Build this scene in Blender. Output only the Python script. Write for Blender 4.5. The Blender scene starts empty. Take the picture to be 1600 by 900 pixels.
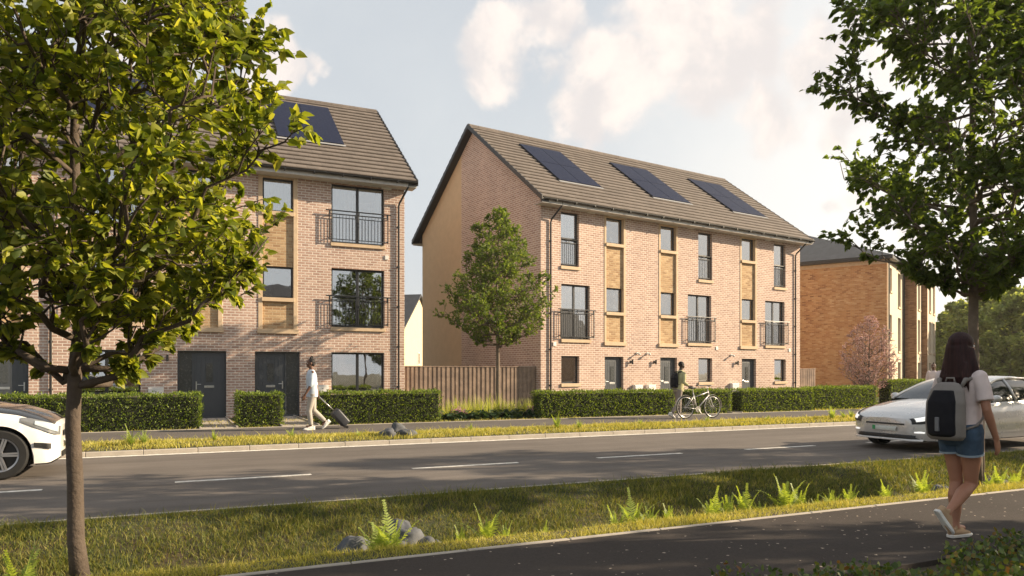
import bpy, math, random
import numpy as np
from mathutils import Vector, Matrix
R = math.radians
sc = bpy.context.scene
COL = sc.collection
# ---------------- camera ----------------
FPX = 1140.0; YAW = 65.2; CH = 1.5
cd = bpy.data.cameras.new('camera'); cam = bpy.data.objects.new('camera', cd); COL.objects.link(cam)
cam.location = (0, 0, CH); cam.rotation_euler = (R(90), 0, R(YAW - 90))
cd.sensor_width = 36; cd.lens = 36 * FPX / 1600; cd.shift_y = (582 - 450) / 1600.0
cd.clip_start = .05; cd.clip_end = 3000
sc.camera = cam
sc.render.resolution_x = 1024; sc.render.resolution_y = 576
sc.view_settings.view_transform = 'Standard'; sc.view_settings.look = 'None'
sc.view_settings.gamma = 1; sc.view_settings.exposure = 1.15
# ---------------- sun and sky ----------------
SUN_AZ = -18.0; SUN_EL = 22.5
sd = bpy.data.lights.new('sun', 'SUN'); sun = bpy.data.objects.new('sun', sd); COL.objects.link(sun)
sd.energy = 5.0; sd.angle = R(.6); sd.color = (1, .81, .57)
sv = Vector((math.cos(R(SUN_AZ)) * math.cos(R(SUN_EL)), math.sin(R(SUN_AZ)) * math.cos(R(SUN_EL)), math.sin(R(SUN_EL))))
sun.rotation_euler = sv.to_track_quat('Z', 'Y').to_euler(); sun.location = (0, 0, 30)

class NT:                                   # tiny node-tree helper
    def __init__(s, t): s.t = t; s.n = t.nodes; s.l = t.links
    def new(s, ty, **k):
        n = s.n.new(ty)
        for a, b in k.items(): setattr(n, a, b)
        return n
    def lk(s, a, b): s.l.new(a, b)
    def put(s, sock, v):
        if isinstance(v, bpy.types.NodeSocket): s.lk(v, sock)
        else:
            if sock.type == 'RGBA' and len(v) == 3: v = (*v, 1)
            sock.default_value = v
    def math(s, op, a, b=0.0, c=None, clamp=False):
        n = s.new('ShaderNodeMath', operation=op); n.use_clamp = clamp
        s.put(n.inputs[0], a); s.put(n.inputs[1], b)
        if c is not None: s.put(n.inputs[2], c)
        return n.outputs[0]
    def vmath(s, op, a, b=None):
        n = s.new('ShaderNodeVectorMath', operation=op); s.put(n.inputs[0], a)
        if b is not None: s.put(n.inputs[1], b)
        return n.outputs['Value' if op in ('DOT_PRODUCT', 'LENGTH') else 'Vector']
    def mix(s, f, a, b, mode='MIX'):
        n = s.new('ShaderNodeMix', data_type='RGBA', blend_type=mode)
        s.put(n.inputs[0], f); s.put(n.inputs[6], a); s.put(n.inputs[7], b)
        return n.outputs[2]
    def noise(s, vec, scale, detail=4, rough=.55, dist=0):
        n = s.new('ShaderNodeTexNoise'); n.inputs['Scale'].default_value = scale
        n.inputs['Detail'].default_value = detail; n.inputs['Roughness'].default_value = rough
        n.inputs['Distortion'].default_value = dist
        if vec is not None: s.lk(vec, n.inputs['Vector'])
        return n.outputs['Fac']
    def ramp(s, f, stops, interp='LINEAR'):
        n = s.new('ShaderNodeValToRGB'); s.put(n.inputs[0], f); e = n.color_ramp.elements
        n.color_ramp.interpolation = interp
        while len(e) < len(stops): e.new(.5)
        for q, (p, c) in zip(e, stops): q.position = p; q.color = (*c, 1) if len(c) == 3 else c
        return n.outputs[0]
    def rng(s, v, a, b, c, d, kind='LINEAR'):
        n = s.new('ShaderNodeMapRange', interpolation_type=kind); s.put(n.inputs[0], v)
        for i, q in enumerate((a, b, c, d)): n.inputs[i + 1].default_value = q
        return n.outputs[0]
    def sep(s, v):
        n = s.new('ShaderNodeSeparateXYZ'); s.lk(v, n.inputs[0]); return n.outputs
    def comb(s, x, y, z):
        n = s.new('ShaderNodeCombineXYZ')
        for i, q in enumerate((x, y, z)): s.put(n.inputs[i], q)
        return n.outputs[0]
def cdir(px, py):                           # world direction of a point of the sky
    u = (px - 800) / FPX; a = R(YAW)
    return Vector((math.cos(a) + math.sin(a) * u, math.sin(a) - math.cos(a) * u, (582 - py) / FPX)).normalized()
W = bpy.data.worlds.new('World'); sc.world = W; W.use_nodes = True
w = NT(W.node_tree); w.n.clear()
sky = w.new('ShaderNodeTexSky', sky_type='NISHITA'); sky.sun_disc = False
sky.sun_elevation = R(SUN_EL); sky.sun_rotation = R(90 - SUN_AZ)
sky.air_density = 1.0; sky.dust_density = 2.5; sky.ozone_density = 1.0
tc = w.new('ShaderNodeTexCoord'); D = tc.outputs['Generated']
Ds = w.sep(D)
# thin high veil that whitens the blue, thicker towards the horizon
el = Ds[2]
veil = w.rng(el, .0, .75, .95, .78)
vn = w.noise(D, 3.0, 5, .6)
veil = w.math('MULTIPLY', veil, w.rng(vn, .3, .7, .9, 1.08), clamp=True)
sdir = cdir(2100, 560)
sg = w.rng(w.vmath('DOT_PRODUCT', D, tuple(sdir)), .6, 1.0, 0, 1, 'SMOOTHSTEP')
veilcol = w.mix(sg, (4.7, 4.95, 5.15), (7.7, 7.4, 6.9))
base = w.mix(veil, sky.outputs[0], veilcol)
# cumulus: noise thresholded by soft lumps set in fixed sky directions
blobs = [(790, 90, .085, 1.0), (870, 40, .09, 1), (900, 160, .09, 1), (960, 110, .11, 1), (1040, 50, .12, 1.1), (1110, 100, .12, 1.1),
         (1190, 60, .10, 1), (1200, 165, .085, .8), (1290, 100, .08, .9), (1330, 180, .07, .7), (1340, 60, .05, .8), (830, 215, .045, .5),
         (440, 105, .045, 1), (490, 120, .03, .9), (405, 90, .04, 1), (1275, 352, .04, .7), (1330, 345, .05, .75), (1420, 330, .08, .7),
         (1500, 60, .12, .8), (200, 60, .12, .8), (1550, 250, .1, .7), (-300, 200, .2, .9), (2200, 200, .25, .9)]
wv = w.new('ShaderNodeTexNoise'); wv.inputs['Scale'].default_value = 9; wv.inputs['Detail'].default_value = 6; w.lk(D, wv.inputs['Vector'])
Dw = w.vmath('ADD', D, w.vmath('MULTIPLY', w.vmath('SUBTRACT', wv.outputs['Color'], (.5, .5, .5)), (.16, .16, .16)))
acc = None
for px, py, rr, am in blobs:
    n = w.new('ShaderNodeVectorMath', operation='DISTANCE'); w.lk(Dw, n.inputs[0]); n.inputs[1].default_value = tuple(cdir(px, py))
    g = w.rng(n.outputs['Value'], 0, rr * 1.25, am, 0, 'SMOOTHSTEP')
    acc = g if acc is None else w.math('MAXIMUM', acc, g)
behind = w.rng(Ds[1], .1, -.4, 0, .42)
acc = w.math('MAXIMUM', acc, behind)
cn = w.noise(D, 4.6, 9, .58, .3)
cn2 = w.noise(D, 26, 6, .6, .2)
cv = w.math('ADD', w.math('MULTIPLY', cn, .9), w.math('MULTIPLY', cn2, .16))
cden = w.rng(w.math('ADD', w.math('MULTIPLY', acc, .62), cv), .79, 1.03, 0, 1, 'SMOOTHSTEP')
# shade of the cloud: sample the noise a little towards the sun
Do = w.vmath('ADD', D, tuple(sv * .035))
cs = w.noise(Do, 4.6, 6, .58, .3)
lit = w.rng(w.math('SUBTRACT', cn, cs), -.09, .10, 0, 1, 'SMOOTHSTEP')
ccol = w.mix(lit, (5.5, 5.15, 5.05), (7.3, 6.5, 5.95))
skyc = w.mix(w.math('MULTIPLY', cden, .9), base, ccol)
bg = w.new('ShaderNodeBackground'); w.lk(skyc, bg.inputs[0]); bg.inputs[1].default_value = .070
wo = w.new('ShaderNodeOutputWorld'); w.lk(bg.outputs[0], wo.inputs[0])

# ---------------- helpers ----------------
def P(px, py, z=0.0):                       # pixel of a ground point at height z
    u = (px - 800) / FPX; a = R(YAW); d = FPX * (CH - z) / (py - 582)
    return Vector((d * (math.cos(a) + math.sin(a) * u), d * (math.sin(a) - math.cos(a) * u), z))
def PY(px, Y, z=0.0):                       # point of the pixel column px on the line y = Y
    u = (px - 800) / FPX; a = R(YAW); d = Y / (math.sin(a) - math.cos(a) * u)
    return Vector((d * (math.cos(a) + math.sin(a) * u), Y, z))
def tag(o, label=None, cat=None, group=None, kind=None):
    if label: o['label'] = label
    if cat: o['category'] = cat
    if group: o['group'] = group
    if kind: o['kind'] = kind
    return o
def thing(name, label, cat, loc=(0, 0, 0), rz=0, group=None):
    o = bpy.data.objects.new(name, None); COL.objects.link(o); o.empty_display_size = .2
    o.location = loc; o.rotation_euler = (0, 0, rz)
    return tag(o, label, cat, group)
KIDS = {}
def link(o, parent):
    COL.objects.link(o)
    if parent is not None: o.parent = parent; KIDS.setdefault(parent.name, []).append(o)
    return o
def copy_tree(o, parent=None):
    c = o.copy(); link(c, parent)
    for ch in list(KIDS.get(o.name, [])): copy_tree(ch, c)
    return c
class MB:
    def __init__(s): s.v = []; s.f = []; s.m = []
    def add(s, vs, fs, m=0):
        b = len(s.v); s.v += [tuple(q) for q in vs]
        for f in fs: s.f.append([i + b for i in f]); s.m.append(m)
    def poly(s, pts, m=0): s.add(pts, [list(range(len(pts)))], m)
    def box(s, x0, x1, y0, y1, z0, z1, m=0):
        if x1 < x0: x0, x1 = x1, x0
        if y1 < y0: y0, y1 = y1, y0
        s.add([(x0, y0, z0), (x1, y0, z0), (x1, y1, z0), (x0, y1, z0), (x0, y0, z1), (x1, y0, z1), (x1, y1, z1), (x0, y1, z1)],
              [(0, 3, 2, 1), (4, 5, 6, 7), (0, 1, 5, 4), (1, 2, 6, 5), (2, 3, 7, 6), (3, 0, 4, 7)], m)
    def obox(s, M, sx, sy, sz, m=0):        # box of full size sx,sy,sz centred on matrix M
        c = [M @ Vector((x * sx / 2, y * sy / 2, z * sz / 2)) for z in (-1, 1) for x, y in ((-1, -1), (1, -1), (1, 1), (-1, 1))]
        s.add(c, [(0, 3, 2, 1), (4, 5, 6, 7), (0, 1, 5, 4), (1, 2, 6, 5), (2, 3, 7, 6), (3, 0, 4, 7)], m)
    def tube(s, pts, rad, n=8, m=0, cap=True, flat=1.0):
        pts = [Vector(p) for p in pts]
        if not hasattr(rad, '__len__'): rad = [rad] * len(pts)
        rings = []; T = None
        for i, p in enumerate(pts):
            t = (pts[min(i + 1, len(pts) - 1)] - pts[max(i - 1, 0)]).normalized()
            if T is None:
                a = Vector((0, 0, 1)) if abs(t.z) < .9 else Vector((1, 0, 0))
                u = t.cross(a).normalized()
            else:
                u = (u - t * u.dot(t)).normalized()
            T = t; v_ = t.cross(u)
            rings.append([p + (u * math.cos(k * 2 * math.pi / n) + v_ * flat * math.sin(k * 2 * math.pi / n)) * rad[i] for k in range(n)])
        vs = [q for r_ in rings for q in r_]; fs = []
        for i in range(len(rings) - 1):
            for k in range(n):
                a = i * n + k; b = i * n + (k + 1) % n
                fs.append((a, b, b + n, a + n))
        if cap: fs.append(tuple(range(n - 1, -1, -1))); fs.append(tuple(range((len(rings) - 1) * n, len(rings) * n)))
        s.add(vs, fs, m)
    def lathe(s, prof, n=24, M=Matrix(), m=0):      # prof: list of (r, z)
        vs = [M @ Vector((r_ * math.cos(k * 2 * math.pi / n), r_ * math.sin(k * 2 * math.pi / n), z)) for r_, z in prof for k in range(n)]
        fs = [(i * n + k, i * n + (k + 1) % n, (i + 1) * n + (k + 1) % n, (i + 1) * n + k) for i in range(len(prof) - 1) for k in range(n)]
        s.add(vs, fs, m)
    def extrude(s, prof, x0, x1, m=0, caps=True, axis='x'):     # closed (y,z) profile swept along x
        n = len(prof)
        if axis == 'x': vs = [(x0, y, z) for y, z in prof] + [(x1, y, z) for y, z in prof]
        else: vs = [(y, x0, z) for y, z in prof] + [(y, x1, z) for y, z in prof]
        fs = [(i, (i + 1) % n, (i + 1) % n + n, i + n) for i in range(n)]
        if caps: fs += [tuple(range(n - 1, -1, -1)), tuple(range(n, 2 * n))]
        s.add(vs, fs, m)
    def ball(s, c, r_, n=12, m=0, M=None):
        c = Vector(c); r_ = Vector(r_) if hasattr(r_, '__len__') else Vector((r_,) * 3)
        vs = []; k2 = n // 2
        for i in range(k2 + 1):
            th = math.pi * i / k2
            for k in range(n):
                q = Vector((math.sin(th) * math.cos(2 * math.pi * k / n) * r_.x, math.sin(th) * math.sin(2 * math.pi * k / n) * r_.y, math.cos(th) * r_.z))
                if M is not None: q = M @ q
                vs.append(c + q)
        s.add(vs, [(i * n + k, (i + 1) * n + k, (i + 1) * n + (k + 1) % n, i * n + (k + 1) % n) for i in range(k2) for k in range(n)], m)
    def build(s, name, mats, parent=None, smooth=False, bevel=0, seg=2, auto=None, subsurf=0):
        if not isinstance(mats, (list, tuple)): mats = [mats]
        me = bpy.data.meshes.new(name); me.from_pydata(s.v, [], s.f)
        for q in mats: me.materials.append(q)
        if len(mats) > 1: me.polygons.foreach_set('material_index', s.m)
        if smooth: me.polygons.foreach_set('use_smooth', [True] * len(s.f))
        me.validate(); me.update()
        if auto: me.set_sharp_from_angle(angle=R(auto))
        o = bpy.data.objects.new(name, me)
        if bevel:
            b = o.modifiers.new('bevel', 'BEVEL'); b.width = bevel; b.segments = seg; b.limit_method = 'ANGLE'; b.angle_limit = R(40)
        if subsurf:
            b = o.modifiers.new('subsurf', 'SUBSURF'); b.levels = subsurf; b.render_levels = subsurf
        return link(o, parent)
def struct(o): o['kind'] = 'structure'; return o

# ---------------- materials ----------------
def new_mat(name):
    m = bpy.data.materials.new(name); m.use_nodes = True; n = NT(m.node_tree); n.n.clear()
    out = n.new('ShaderNodeOutputMaterial'); b = n.new('ShaderNodeBsdfPrincipled'); n.lk(b.outputs[0], out.inputs[0])
    return m, n, b, out
def pmat(name, col, rough=.6, metal=0, var=.12, vs=6, bump=0, bs=60, spec=.5, coat=0, coatr=.05, alpha_col2=None, mixs=3):
    m, n, b, out = new_mat(name)
    tcn = n.new('ShaderNodeTexCoord'); O = tcn.outputs['Object']
    f = n.noise(O, vs, 5, .6)
    k = n.rng(f, .3, .7, 1 - var, 1 + var)
    c = n.mix(1, (*col, 1), n.comb(k, k, k), 'MULTIPLY')
    if alpha_col2:
        f2 = n.rng(n.noise(O, mixs, 6, .65), .42, .62, 0, 1)
        c = n.mix(f2, c, (*alpha_col2, 1))
    n.lk(c, b.inputs['Base Color']); b.inputs['Metallic'].default_value = metal
    rr = n.rng(n.noise(O, vs * 2.3, 3), .3, .7, max(0, rough - .06), min(1, rough + .06)); n.lk(rr, b.inputs['Roughness'])
    b.inputs['Specular IOR Level'].default_value = spec
    b.inputs['Coat Weight'].default_value = coat; b.inputs['Coat Roughness'].default_value = coatr
    if bump:
        bp = n.new('ShaderNodeBump'); bp.inputs['Strength'].default_value = bump; bp.inputs['Distance'].default_value = .01
        n.lk(n.noise(O, bs, 4, .6), bp.inputs['Height']); n.lk(bp.outputs[0], b.inputs['Normal'])
    return m
def brickmat(name, stops, mortar, bw=.225, rh=.0765, mw=.011, tint=.12):
    m, n, b, out = new_mat(name)
    O = n.new('ShaderNodeTexCoord').outputs['Object']; s = n.sep(O)
    x = n.math('DIVIDE', n.math('ADD', s[0], s[1]), bw); z = n.math('DIVIDE', s[2], rh)
    row = n.math('FLOOR', z)
    off = n.math('MULTIPLY', n.math('MODULO', n.math('ADD', row, 1000), 2), .5)
    xs = n.math('ADD', x, off); colx = n.math('FLOOR', xs)
    wn = n.new('ShaderNodeTexWhiteNoise', noise_dimensions='2D'); n.lk(n.comb(colx, row, 0), wn.inputs['Vector'])
    lo = n.noise(O, .6, 4, .6)
    v = n.math('ADD', n.math('MULTIPLY', wn.outputs['Value'], .85), n.rng(lo, .3, .7, 0, .18))
    c = n.ramp(v, stops)
    gr = n.noise(O, 38, 5, .7); kg = n.rng(gr, .3, .7, 1 - tint, 1 + tint)
    c = n.mix(1, c, n.comb(kg, kg, kg), 'MULTIPLY')
    fx = n.math('FRACT', xs); fz = n.math('FRACT', z)
    jx = n.rng(n.math('ABSOLUTE', n.math('SUBTRACT', fx, .5)), .5 - mw / bw * .62, .5 - mw / bw * .38, 0, 1)
    jz = n.rng(n.math('ABSOLUTE', n.math('SUBTRACT', fz, .5)), .5 - mw / rh * .62, .5 - mw / rh * .38, 0, 1)
    j = n.math('MAXIMUM', jx, jz)
    mc = n.mix(1, (*mortar, 1), n.comb(kg, kg, kg), 'MULTIPLY')
    c = n.mix(j, c, mc)
    st = n.rng(n.noise(n.vmath('MULTIPLY', O, (1, 1, .35)), 1.1, 5, .6), .35, .7, .93, 1.05)
    c = n.mix(1, c, n.comb(st, st, st), 'MULTIPLY')
    n.lk(c, b.inputs['Base Color']); b.inputs['Roughness'].default_value = .9; b.inputs['Specular IOR Level'].default_value = .25
    bp = n.new('ShaderNodeBump'); bp.inputs['Strength'].default_value = .55; bp.inputs['Distance'].default_value = .008
    hh = n.math('ADD', n.math('MULTIPLY', n.math('SUBTRACT', 1, j), 1.0), n.math('ADD', n.math('MULTIPLY', gr, .5), n.math('MULTIPLY', wn.outputs['Value'], .35)))
    n.lk(hh, bp.inputs['Height']); n.lk(bp.outputs[0], b.inputs['Normal'])
    return m
def leafmat(name, cols, trans=.45, tcol=None, rough=.5):
    m, n, b, out = new_mat(name)
    g = n.new('ShaderNodeNewGeometry'); ri = g.outputs['Random Per Island']
    O = n.new('ShaderNodeTexCoord').outputs['Object']
    f = n.math('ADD', n.math('MULTIPLY', ri, .8), n.math('MULTIPLY', n.noise(O, 1.4, 3), .25))
    c = n.ramp(f, [(i / (len(cols) - 1) * .9 + .05, q) for i, q in enumerate(cols)])
    n.lk(c, b.inputs['Base Color']); b.inputs['Roughness'].default_value = rough; b.inputs['Specular IOR Level'].default_value = .35
    t = n.new('ShaderNodeBsdfTranslucent'); n.lk(n.mix(1, c, (*(tcol or (1.6, 1.5, .55)), 1), 'MULTIPLY'), t.inputs[0])
    mx = n.new('ShaderNodeMixShader'); mx.inputs[0].default_value = trans
    n.lk(b.outputs[0], mx.inputs[1]); n.lk(t.outputs[0], mx.inputs[2]); n.lk(mx.outputs[0], out.inputs[0])
    return m
def glassmat(name, tint=(.75, .78, .8), refl=.42):
    m, n, b, out = new_mat(name); n.n.remove(b)
    tr = n.new('ShaderNodeBsdfTransparent'); tr.inputs[0].default_value = (*tint, 1)
    gl = n.new('ShaderNodeBsdfGlossy'); gl.inputs['Roughness'].default_value = .015; gl.inputs[0].default_value = (.95, .95, .95, 1)
    O = n.new('ShaderNodeTexCoord').outputs['Object']
    bp = n.new('ShaderNodeBump'); bp.inputs['Strength'].default_value = .12; bp.inputs['Distance'].default_value = .02
    n.lk(n.noise(O, 1.3, 2), bp.inputs['Height']); n.lk(bp.outputs[0], gl.inputs['Normal'])
    fr = n.new('ShaderNodeFresnel'); fr.inputs[0].default_value = 1.5
    f = n.math('ADD', n.math('MULTIPLY', fr.outputs[0], 1.3), refl, clamp=True)
    mx = n.new('ShaderNodeMixShader'); n.lk(f, mx.inputs[0]); n.lk(tr.outputs[0], mx.inputs[1]); n.lk(gl.outputs[0], mx.inputs[2])
    n.lk(mx.outputs[0], out.inputs[0]); return m
M = {}
M['brick'] = brickmat('pink_brick', [(0, (.32, .20, .16)), (.2, (.39, .255, .205)), (.5, (.44, .295, .235)), (.8, (.48, .33, .265)), (1, (.53, .38, .31))], (.70, .63, .55), bw=.235, rh=.083, mw=.021)
M['buff'] = brickmat('buff_brick', [(0, (.30, .18, .10)), (.4, (.40, .26, .145)), (.8, (.48, .33, .19)), (1, (.54, .39, .24))], (.50, .40, .26), bw=.235, rh=.083, mw=.017)
M['orange'] = brickmat('orange_brick', [(0, (.24, .11, .05)), (.15, (.44, .21, .09)), (.5, (.53, .28, .12)), (.85, (.58, .34, .16)), (1, (.64, .42, .23))], (.50, .34, .21), rh=.08)
M['stone'] = pmat('cast_stone', (.56, .42, .28), .85, var=.1, bump=.15)
M['render'] = pmat('sand_render', (.62, .46, .29), .92, var=.05, vs=3, bump=.5, bs=45)
M['cream'] = pmat('cream_render', (.66, .53, .34), .92, var=.05, vs=2, bump=.3, bs=45)
M['creamw'] = pmat('pale_render', (.60, .50, .37), .9, var=.06, vs=2, bump=.2)
M['frame'] = pmat('anthracite_frame', (.018, .02, .023), .38, var=.08)
M['door'] = pmat('anthracite_door', (.058, .066, .076), .42, var=.06)
M['metal'] = pmat('brushed_metal', (.62, .62, .60), .32, metal=.9)
M['black'] = pmat('black_plastic', (.012, .012, .013), .45)
M['white'] = pmat('white_plastic', (.72, .70, .66), .5, var=.05)
M['glass'] = glassmat('window_glass')
M['fglass'] = pmat('frosted_glass', (.05, .055, .055), .25, var=.1, spec=.8)
M['curtain'] = pmat('curtain_cloth', (.72, .68, .62), .9, var=.04)
M['curtain2'] = pmat('tan_curtain_cloth', (.42, .30, .18), .9, var=.06)
M['room'] = pmat('room_plaster', (.32, .29, .25), .9)
M['solar'] = pmat('solar_cell', (.010, .013, .034), .45, var=.05, spec=.1)
M['lead'] = pmat('lead_flashing', (.30, .30, .30), .5)
M['fascia'] = pmat('grey_fascia', (.52, .50, .47), .6)
def tilemat(name, col, tw=.33, rh=.34):
    m, n, b, out = new_mat(name)
    O = n.new('ShaderNodeTexCoord').outputs['Object']; s = n.sep(O)
    row = n.math('FLOOR', n.math('DIVIDE', s[1], rh * .797)); off = n.math('MULTIPLY', n.math('MODULO', n.math('ADD', row, 100), 2), .5)
    xs = n.math('ADD', n.math('DIVIDE', s[0], tw), off)
    wn = n.new('ShaderNodeTexWhiteNoise', noise_dimensions='2D'); n.lk(n.comb(n.math('FLOOR', xs), row, 0), wn.inputs['Vector'])
    j = n.rng(n.math('ABSOLUTE', n.math('SUBTRACT', n.math('FRACT', xs), .5)), .482, .492, 0, 1)
    k = n.math('MULTIPLY', n.rng(wn.outputs['Value'], 0, 1, .88, 1.12), n.rng(n.noise(O, 5, 5), .3, .7, .9, 1.1))
    c = n.mix(1, (*col, 1), n.comb(k, k, k), 'MULTIPLY'); c = n.mix(n.math('MULTIPLY', j, .6), c, (.03, .025, .02, 1))
    n.lk(c, b.inputs['Base Color']); b.inputs['Roughness'].default_value = .85
    bp = n.new('ShaderNodeBump'); bp.inputs['Strength'].default_value = .4; bp.inputs['Distance'].default_value = .01
    n.lk(n.math('SUBTRACT', n.noise(O, 60, 3), j), bp.inputs['Height']); n.lk(bp.outputs[0], b.inputs['Normal'])
    return m
M['tile'] = tilemat('brown_roof_tile', (.14, .115, .097))
M['slate'] = tilemat('grey_slate', (.055, .058, .066))
def asphalt(name, col, fleck=0, streak=0):
    m, n, b, out = new_mat(name)
    O = n.new('ShaderNodeTexCoord').outputs['Object']
    k = n.rng(n.noise(O, 55, 4, .8), .3, .7, .72, 1.28); k2 = n.rng(n.noise(O, .7, 5, .6), .3, .7, .88, 1.12)
    k = n.math('MULTIPLY', k, k2)
    if streak:
        k = n.math('MULTIPLY', k, n.rng(n.noise(n.vmath('MULTIPLY', O, (.10, 2.2, 1)), 1, 5, .6), .3, .7, .80, 1.2))
    c = n.mix(1, (*col, 1), n.comb(k, k, k), 'MULTIPLY')
    if fleck:
        vo = n.new('ShaderNodeTexVoronoi'); vo.inputs['Scale'].default_value = 15; n.lk(n.vmath('ADD', O, n.comb(n.math('MULTIPLY', n.noise(O, 60, 1), .03), n.math('MULTIPLY', n.noise(n.vmath('ADD', O, (5, 5, 5)), 50, 1), .03), 0)), vo.inputs['Vector'])
        cs_ = n.sep(vo.outputs['Color'])
        hit = n.math('MULTIPLY', n.math('LESS_THAN', vo.outputs['Distance'], n.math('MULTIPLY', cs_[1], .19)), n.math('GREATER_THAN', cs_[0], .5))
        c = n.mix(n.math('MULTIPLY', hit, fleck), c, (.45, .37, .29, 1))
    n.lk(c, b.inputs['Base Color']); b.inputs['Roughness'].default_value = .9; b.inputs['Specular IOR Level'].default_value = .2
    bp = n.new('ShaderNodeBump'); bp.inputs['Strength'].default_value = .55; bp.inputs['Distance'].default_value = .004
    n.lk(n.noise(O, 160, 3, .7), bp.inputs['Height']); n.lk(bp.outputs[0], b.inputs['Normal'])
    return m
M['road'] = asphalt('road_asphalt', (.135, .118, .105), streak=1)
M['path'] = asphalt('path_asphalt', (.050, .041, .036), fleck=1.0)
M['pave'] = asphalt('pavement_asphalt', (.115, .102, .093), fleck=.25)
M['paint'] = pmat('road_paint', (.78, .75, .68), .7, var=.1, vs=20, alpha_col2=(.5, .47, .42), mixs=9)
M['kerb'] = pmat('kerb_concrete', (.38, .34, .29), .9, var=.14, vs=4, bump=.2)
M['slab'] = pmat('paving_slab', (.34, .30, .26), .9, var=.12, vs=3)
M['soil'] = pmat('grass_soil', (.045, .05, .018), .95, var=.3, vs=9, alpha_col2=(.06, .042, .025), bump=.5, bs=20)
M['rock'] = pmat('grey_rock', (.085, .09, .10), .85, var=.3, vs=7, bump=.5, bs=25)
# ---------------- ground, road, paths ----------------
prof = [(-600, .05), (-40, .05), (3.3, .06), (3.6, .06), (5.36, .06), (5.42, .09), (5.72, .09), (5.95, -.05), (6.25, -.30), (6.6, -.40), (6.95, -.30), (7.4, -.08), (7.85, .09), (8.1, .09), (8.16, -.03), (14.9, -.03),
        (14.98, .08), (15.7, .14), (16.5, .09), (16.7, .07), (19.4, .07), (19.7, .10), (40, .1), (200, .0), (900, -3)]
b = MB(); xs = [-600, -60, -20] + [i * 1.0 for i in range(-12, 45)] + [60, 120, 700]
rg = random.Random(3)
rows = []
for x in xs:
    for y, z in prof:
        j = 0.0
        b.v.append((x, y, z + j))
n_ = len(prof)
for i in range(len(xs) - 1):
    for k in range(n_ - 1):
        b.f.append([i * n_ + k, (i + 1) * n_ + k, (i + 1) * n_ + k + 1, i * n_ + k + 1]); b.m.append(0)
struct(b.build('ground', M['soil'], smooth=False))
GZ = lambda y: float(np.interp(y, [p[0] for p in prof], [p[1] for p in prof]))
b = MB(); b.box(-200, 400, 8.2, 14.86, -.06, 0); struct(b.build('road', M['road']))
b = MB(); b.box(-200, 400, 3.62, 5.33, .0, .1); struct(b.build('near_path', M['path']))
b = MB(); b.box(-200, 400, 16.72, 19.42, .0, .104); struct(b.build('far_pavement', M['pave']))
# painted edge channel and centre dashes
def kerbrun(name, y0, y1, ztop, L, x0, x1, gap=.004):
    b = MB(); x = x0
    while x < x1: b.box(x, x + L - gap, y0, y1, -.05, ztop + rg.uniform(-.002, .002)); x += L
    return struct(b.build(name, M['kerb'], bevel=.012))
kerbrun('far_kerb', 14.87, 15.0, .085, .915, -60, 120)
kerbrun('near_kerb', 8.08, 8.2, .085, .915, -60, 120)
kerbrun('near_path_edging', 5.33, 5.385, .108, .915, -40, 80)
kerbrun('pavement_edging', 16.66, 16.72, .112, .915, -40, 80)
kerbrun('pavement_back_edging', 19.42, 19.48, .115, .915, -40, 80)
b = MB(); b.box(-60, 120, 14.72, 14.86, .0005, .004); struct(b.build('road_edge_line', M['paint']))
b = MB()
for k in range(-16, 40): b.box(k * 3.36, k * 3.36 + 1.82, 10.93, 11.03, .0005, .004)
struct(b.build('road_centre_dashes', M['paint']))
# paved drives between the hedges
def drive(px0, px1, y1, name='front_path'):
    xa = PY(px0, 19.5).x; xb = PY(px1, 19.5).x
    b = MB(); y = 19.5; i = 0
    while y < y1 - .02:
        w_ = (xb - xa) / 3
        for k in range(3): b.box(xa + k * w_ + .004, xa + (k + 1) * w_ - .004, y, min(y + .45, y1) - .008, .0, .118 + rg.uniform(-.002, .002))
        y += .45
    b.box(xb, xb + .05, 19.5, y1, 0, .15); b.box(xa - .05, xa, 19.5, y1, 0, .15)
    struct(b.build(name, M['slab'], bevel=.006))

# ---------------- buildings ----------------
PITCH = .758; EV = 8.3; DEP = 9.89
def wall_openings(b, L, H, ops, thick=.3, y=0.0, z0=-.3, x0=0.0, m=0):
    xs = sorted({x0, x0 + L} | {q for o in ops for q in (o[0], o[1])}); zs = sorted({z0, H} | {q for o in ops for q in (o[2], o[3])})
    for i in range(len(xs) - 1):
        for k in range(len(zs) - 1):
            cx = (xs[i] + xs[i + 1]) / 2; cz = (zs[k] + zs[k + 1]) / 2
            if any(o[0] < cx < o[1] and o[2] < cz < o[3] for o in ops): continue
            b.poly([(xs[i], y, zs[k]), (xs[i + 1], y, zs[k]), (xs[i + 1], y, zs[k + 1]), (xs[i], y, zs[k + 1])], m)
    for a, c, d, e in [o[:4] for o in ops]:
        yb = y + thick
        b.poly([(a, y, d), (a, y, e), (a, yb, e), (a, yb, d)], m); b.poly([(c, y, d), (c, yb, d), (c, yb, e), (c, y, e)], m)
        b.poly([(a, y, e), (c, y, e), (c, yb, e), (a, yb, e)], m); b.poly([(a, y, d), (a, yb, d), (c, yb, d), (c, y, d)], m)
def curtain(parent, x0, x1, z0, z1, y, mat, lo=0.0, hi=1.0):
    b = MB(); xa = x0 + (x1 - x0) * lo; xb = x0 + (x1 - x0) * hi; n = max(6, int((xb - xa) / .025)); ph = rg.random() * 6
    pts = [(xa + (xb - xa) * i / n, y + .022 * math.sin(i * 1.15 + ph) + .01 * math.sin(i * .37)) for i in range(n + 1)]
    vs = [(px, py, z0) for px, py in pts] + [(px, py, z1) for px, py in pts]
    b.add(vs, [(i, i + 1, n + 2 + i, n + 1 + i) for i in range(n)])
    b.build('curtain', mat, parent, smooth=True)
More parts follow.
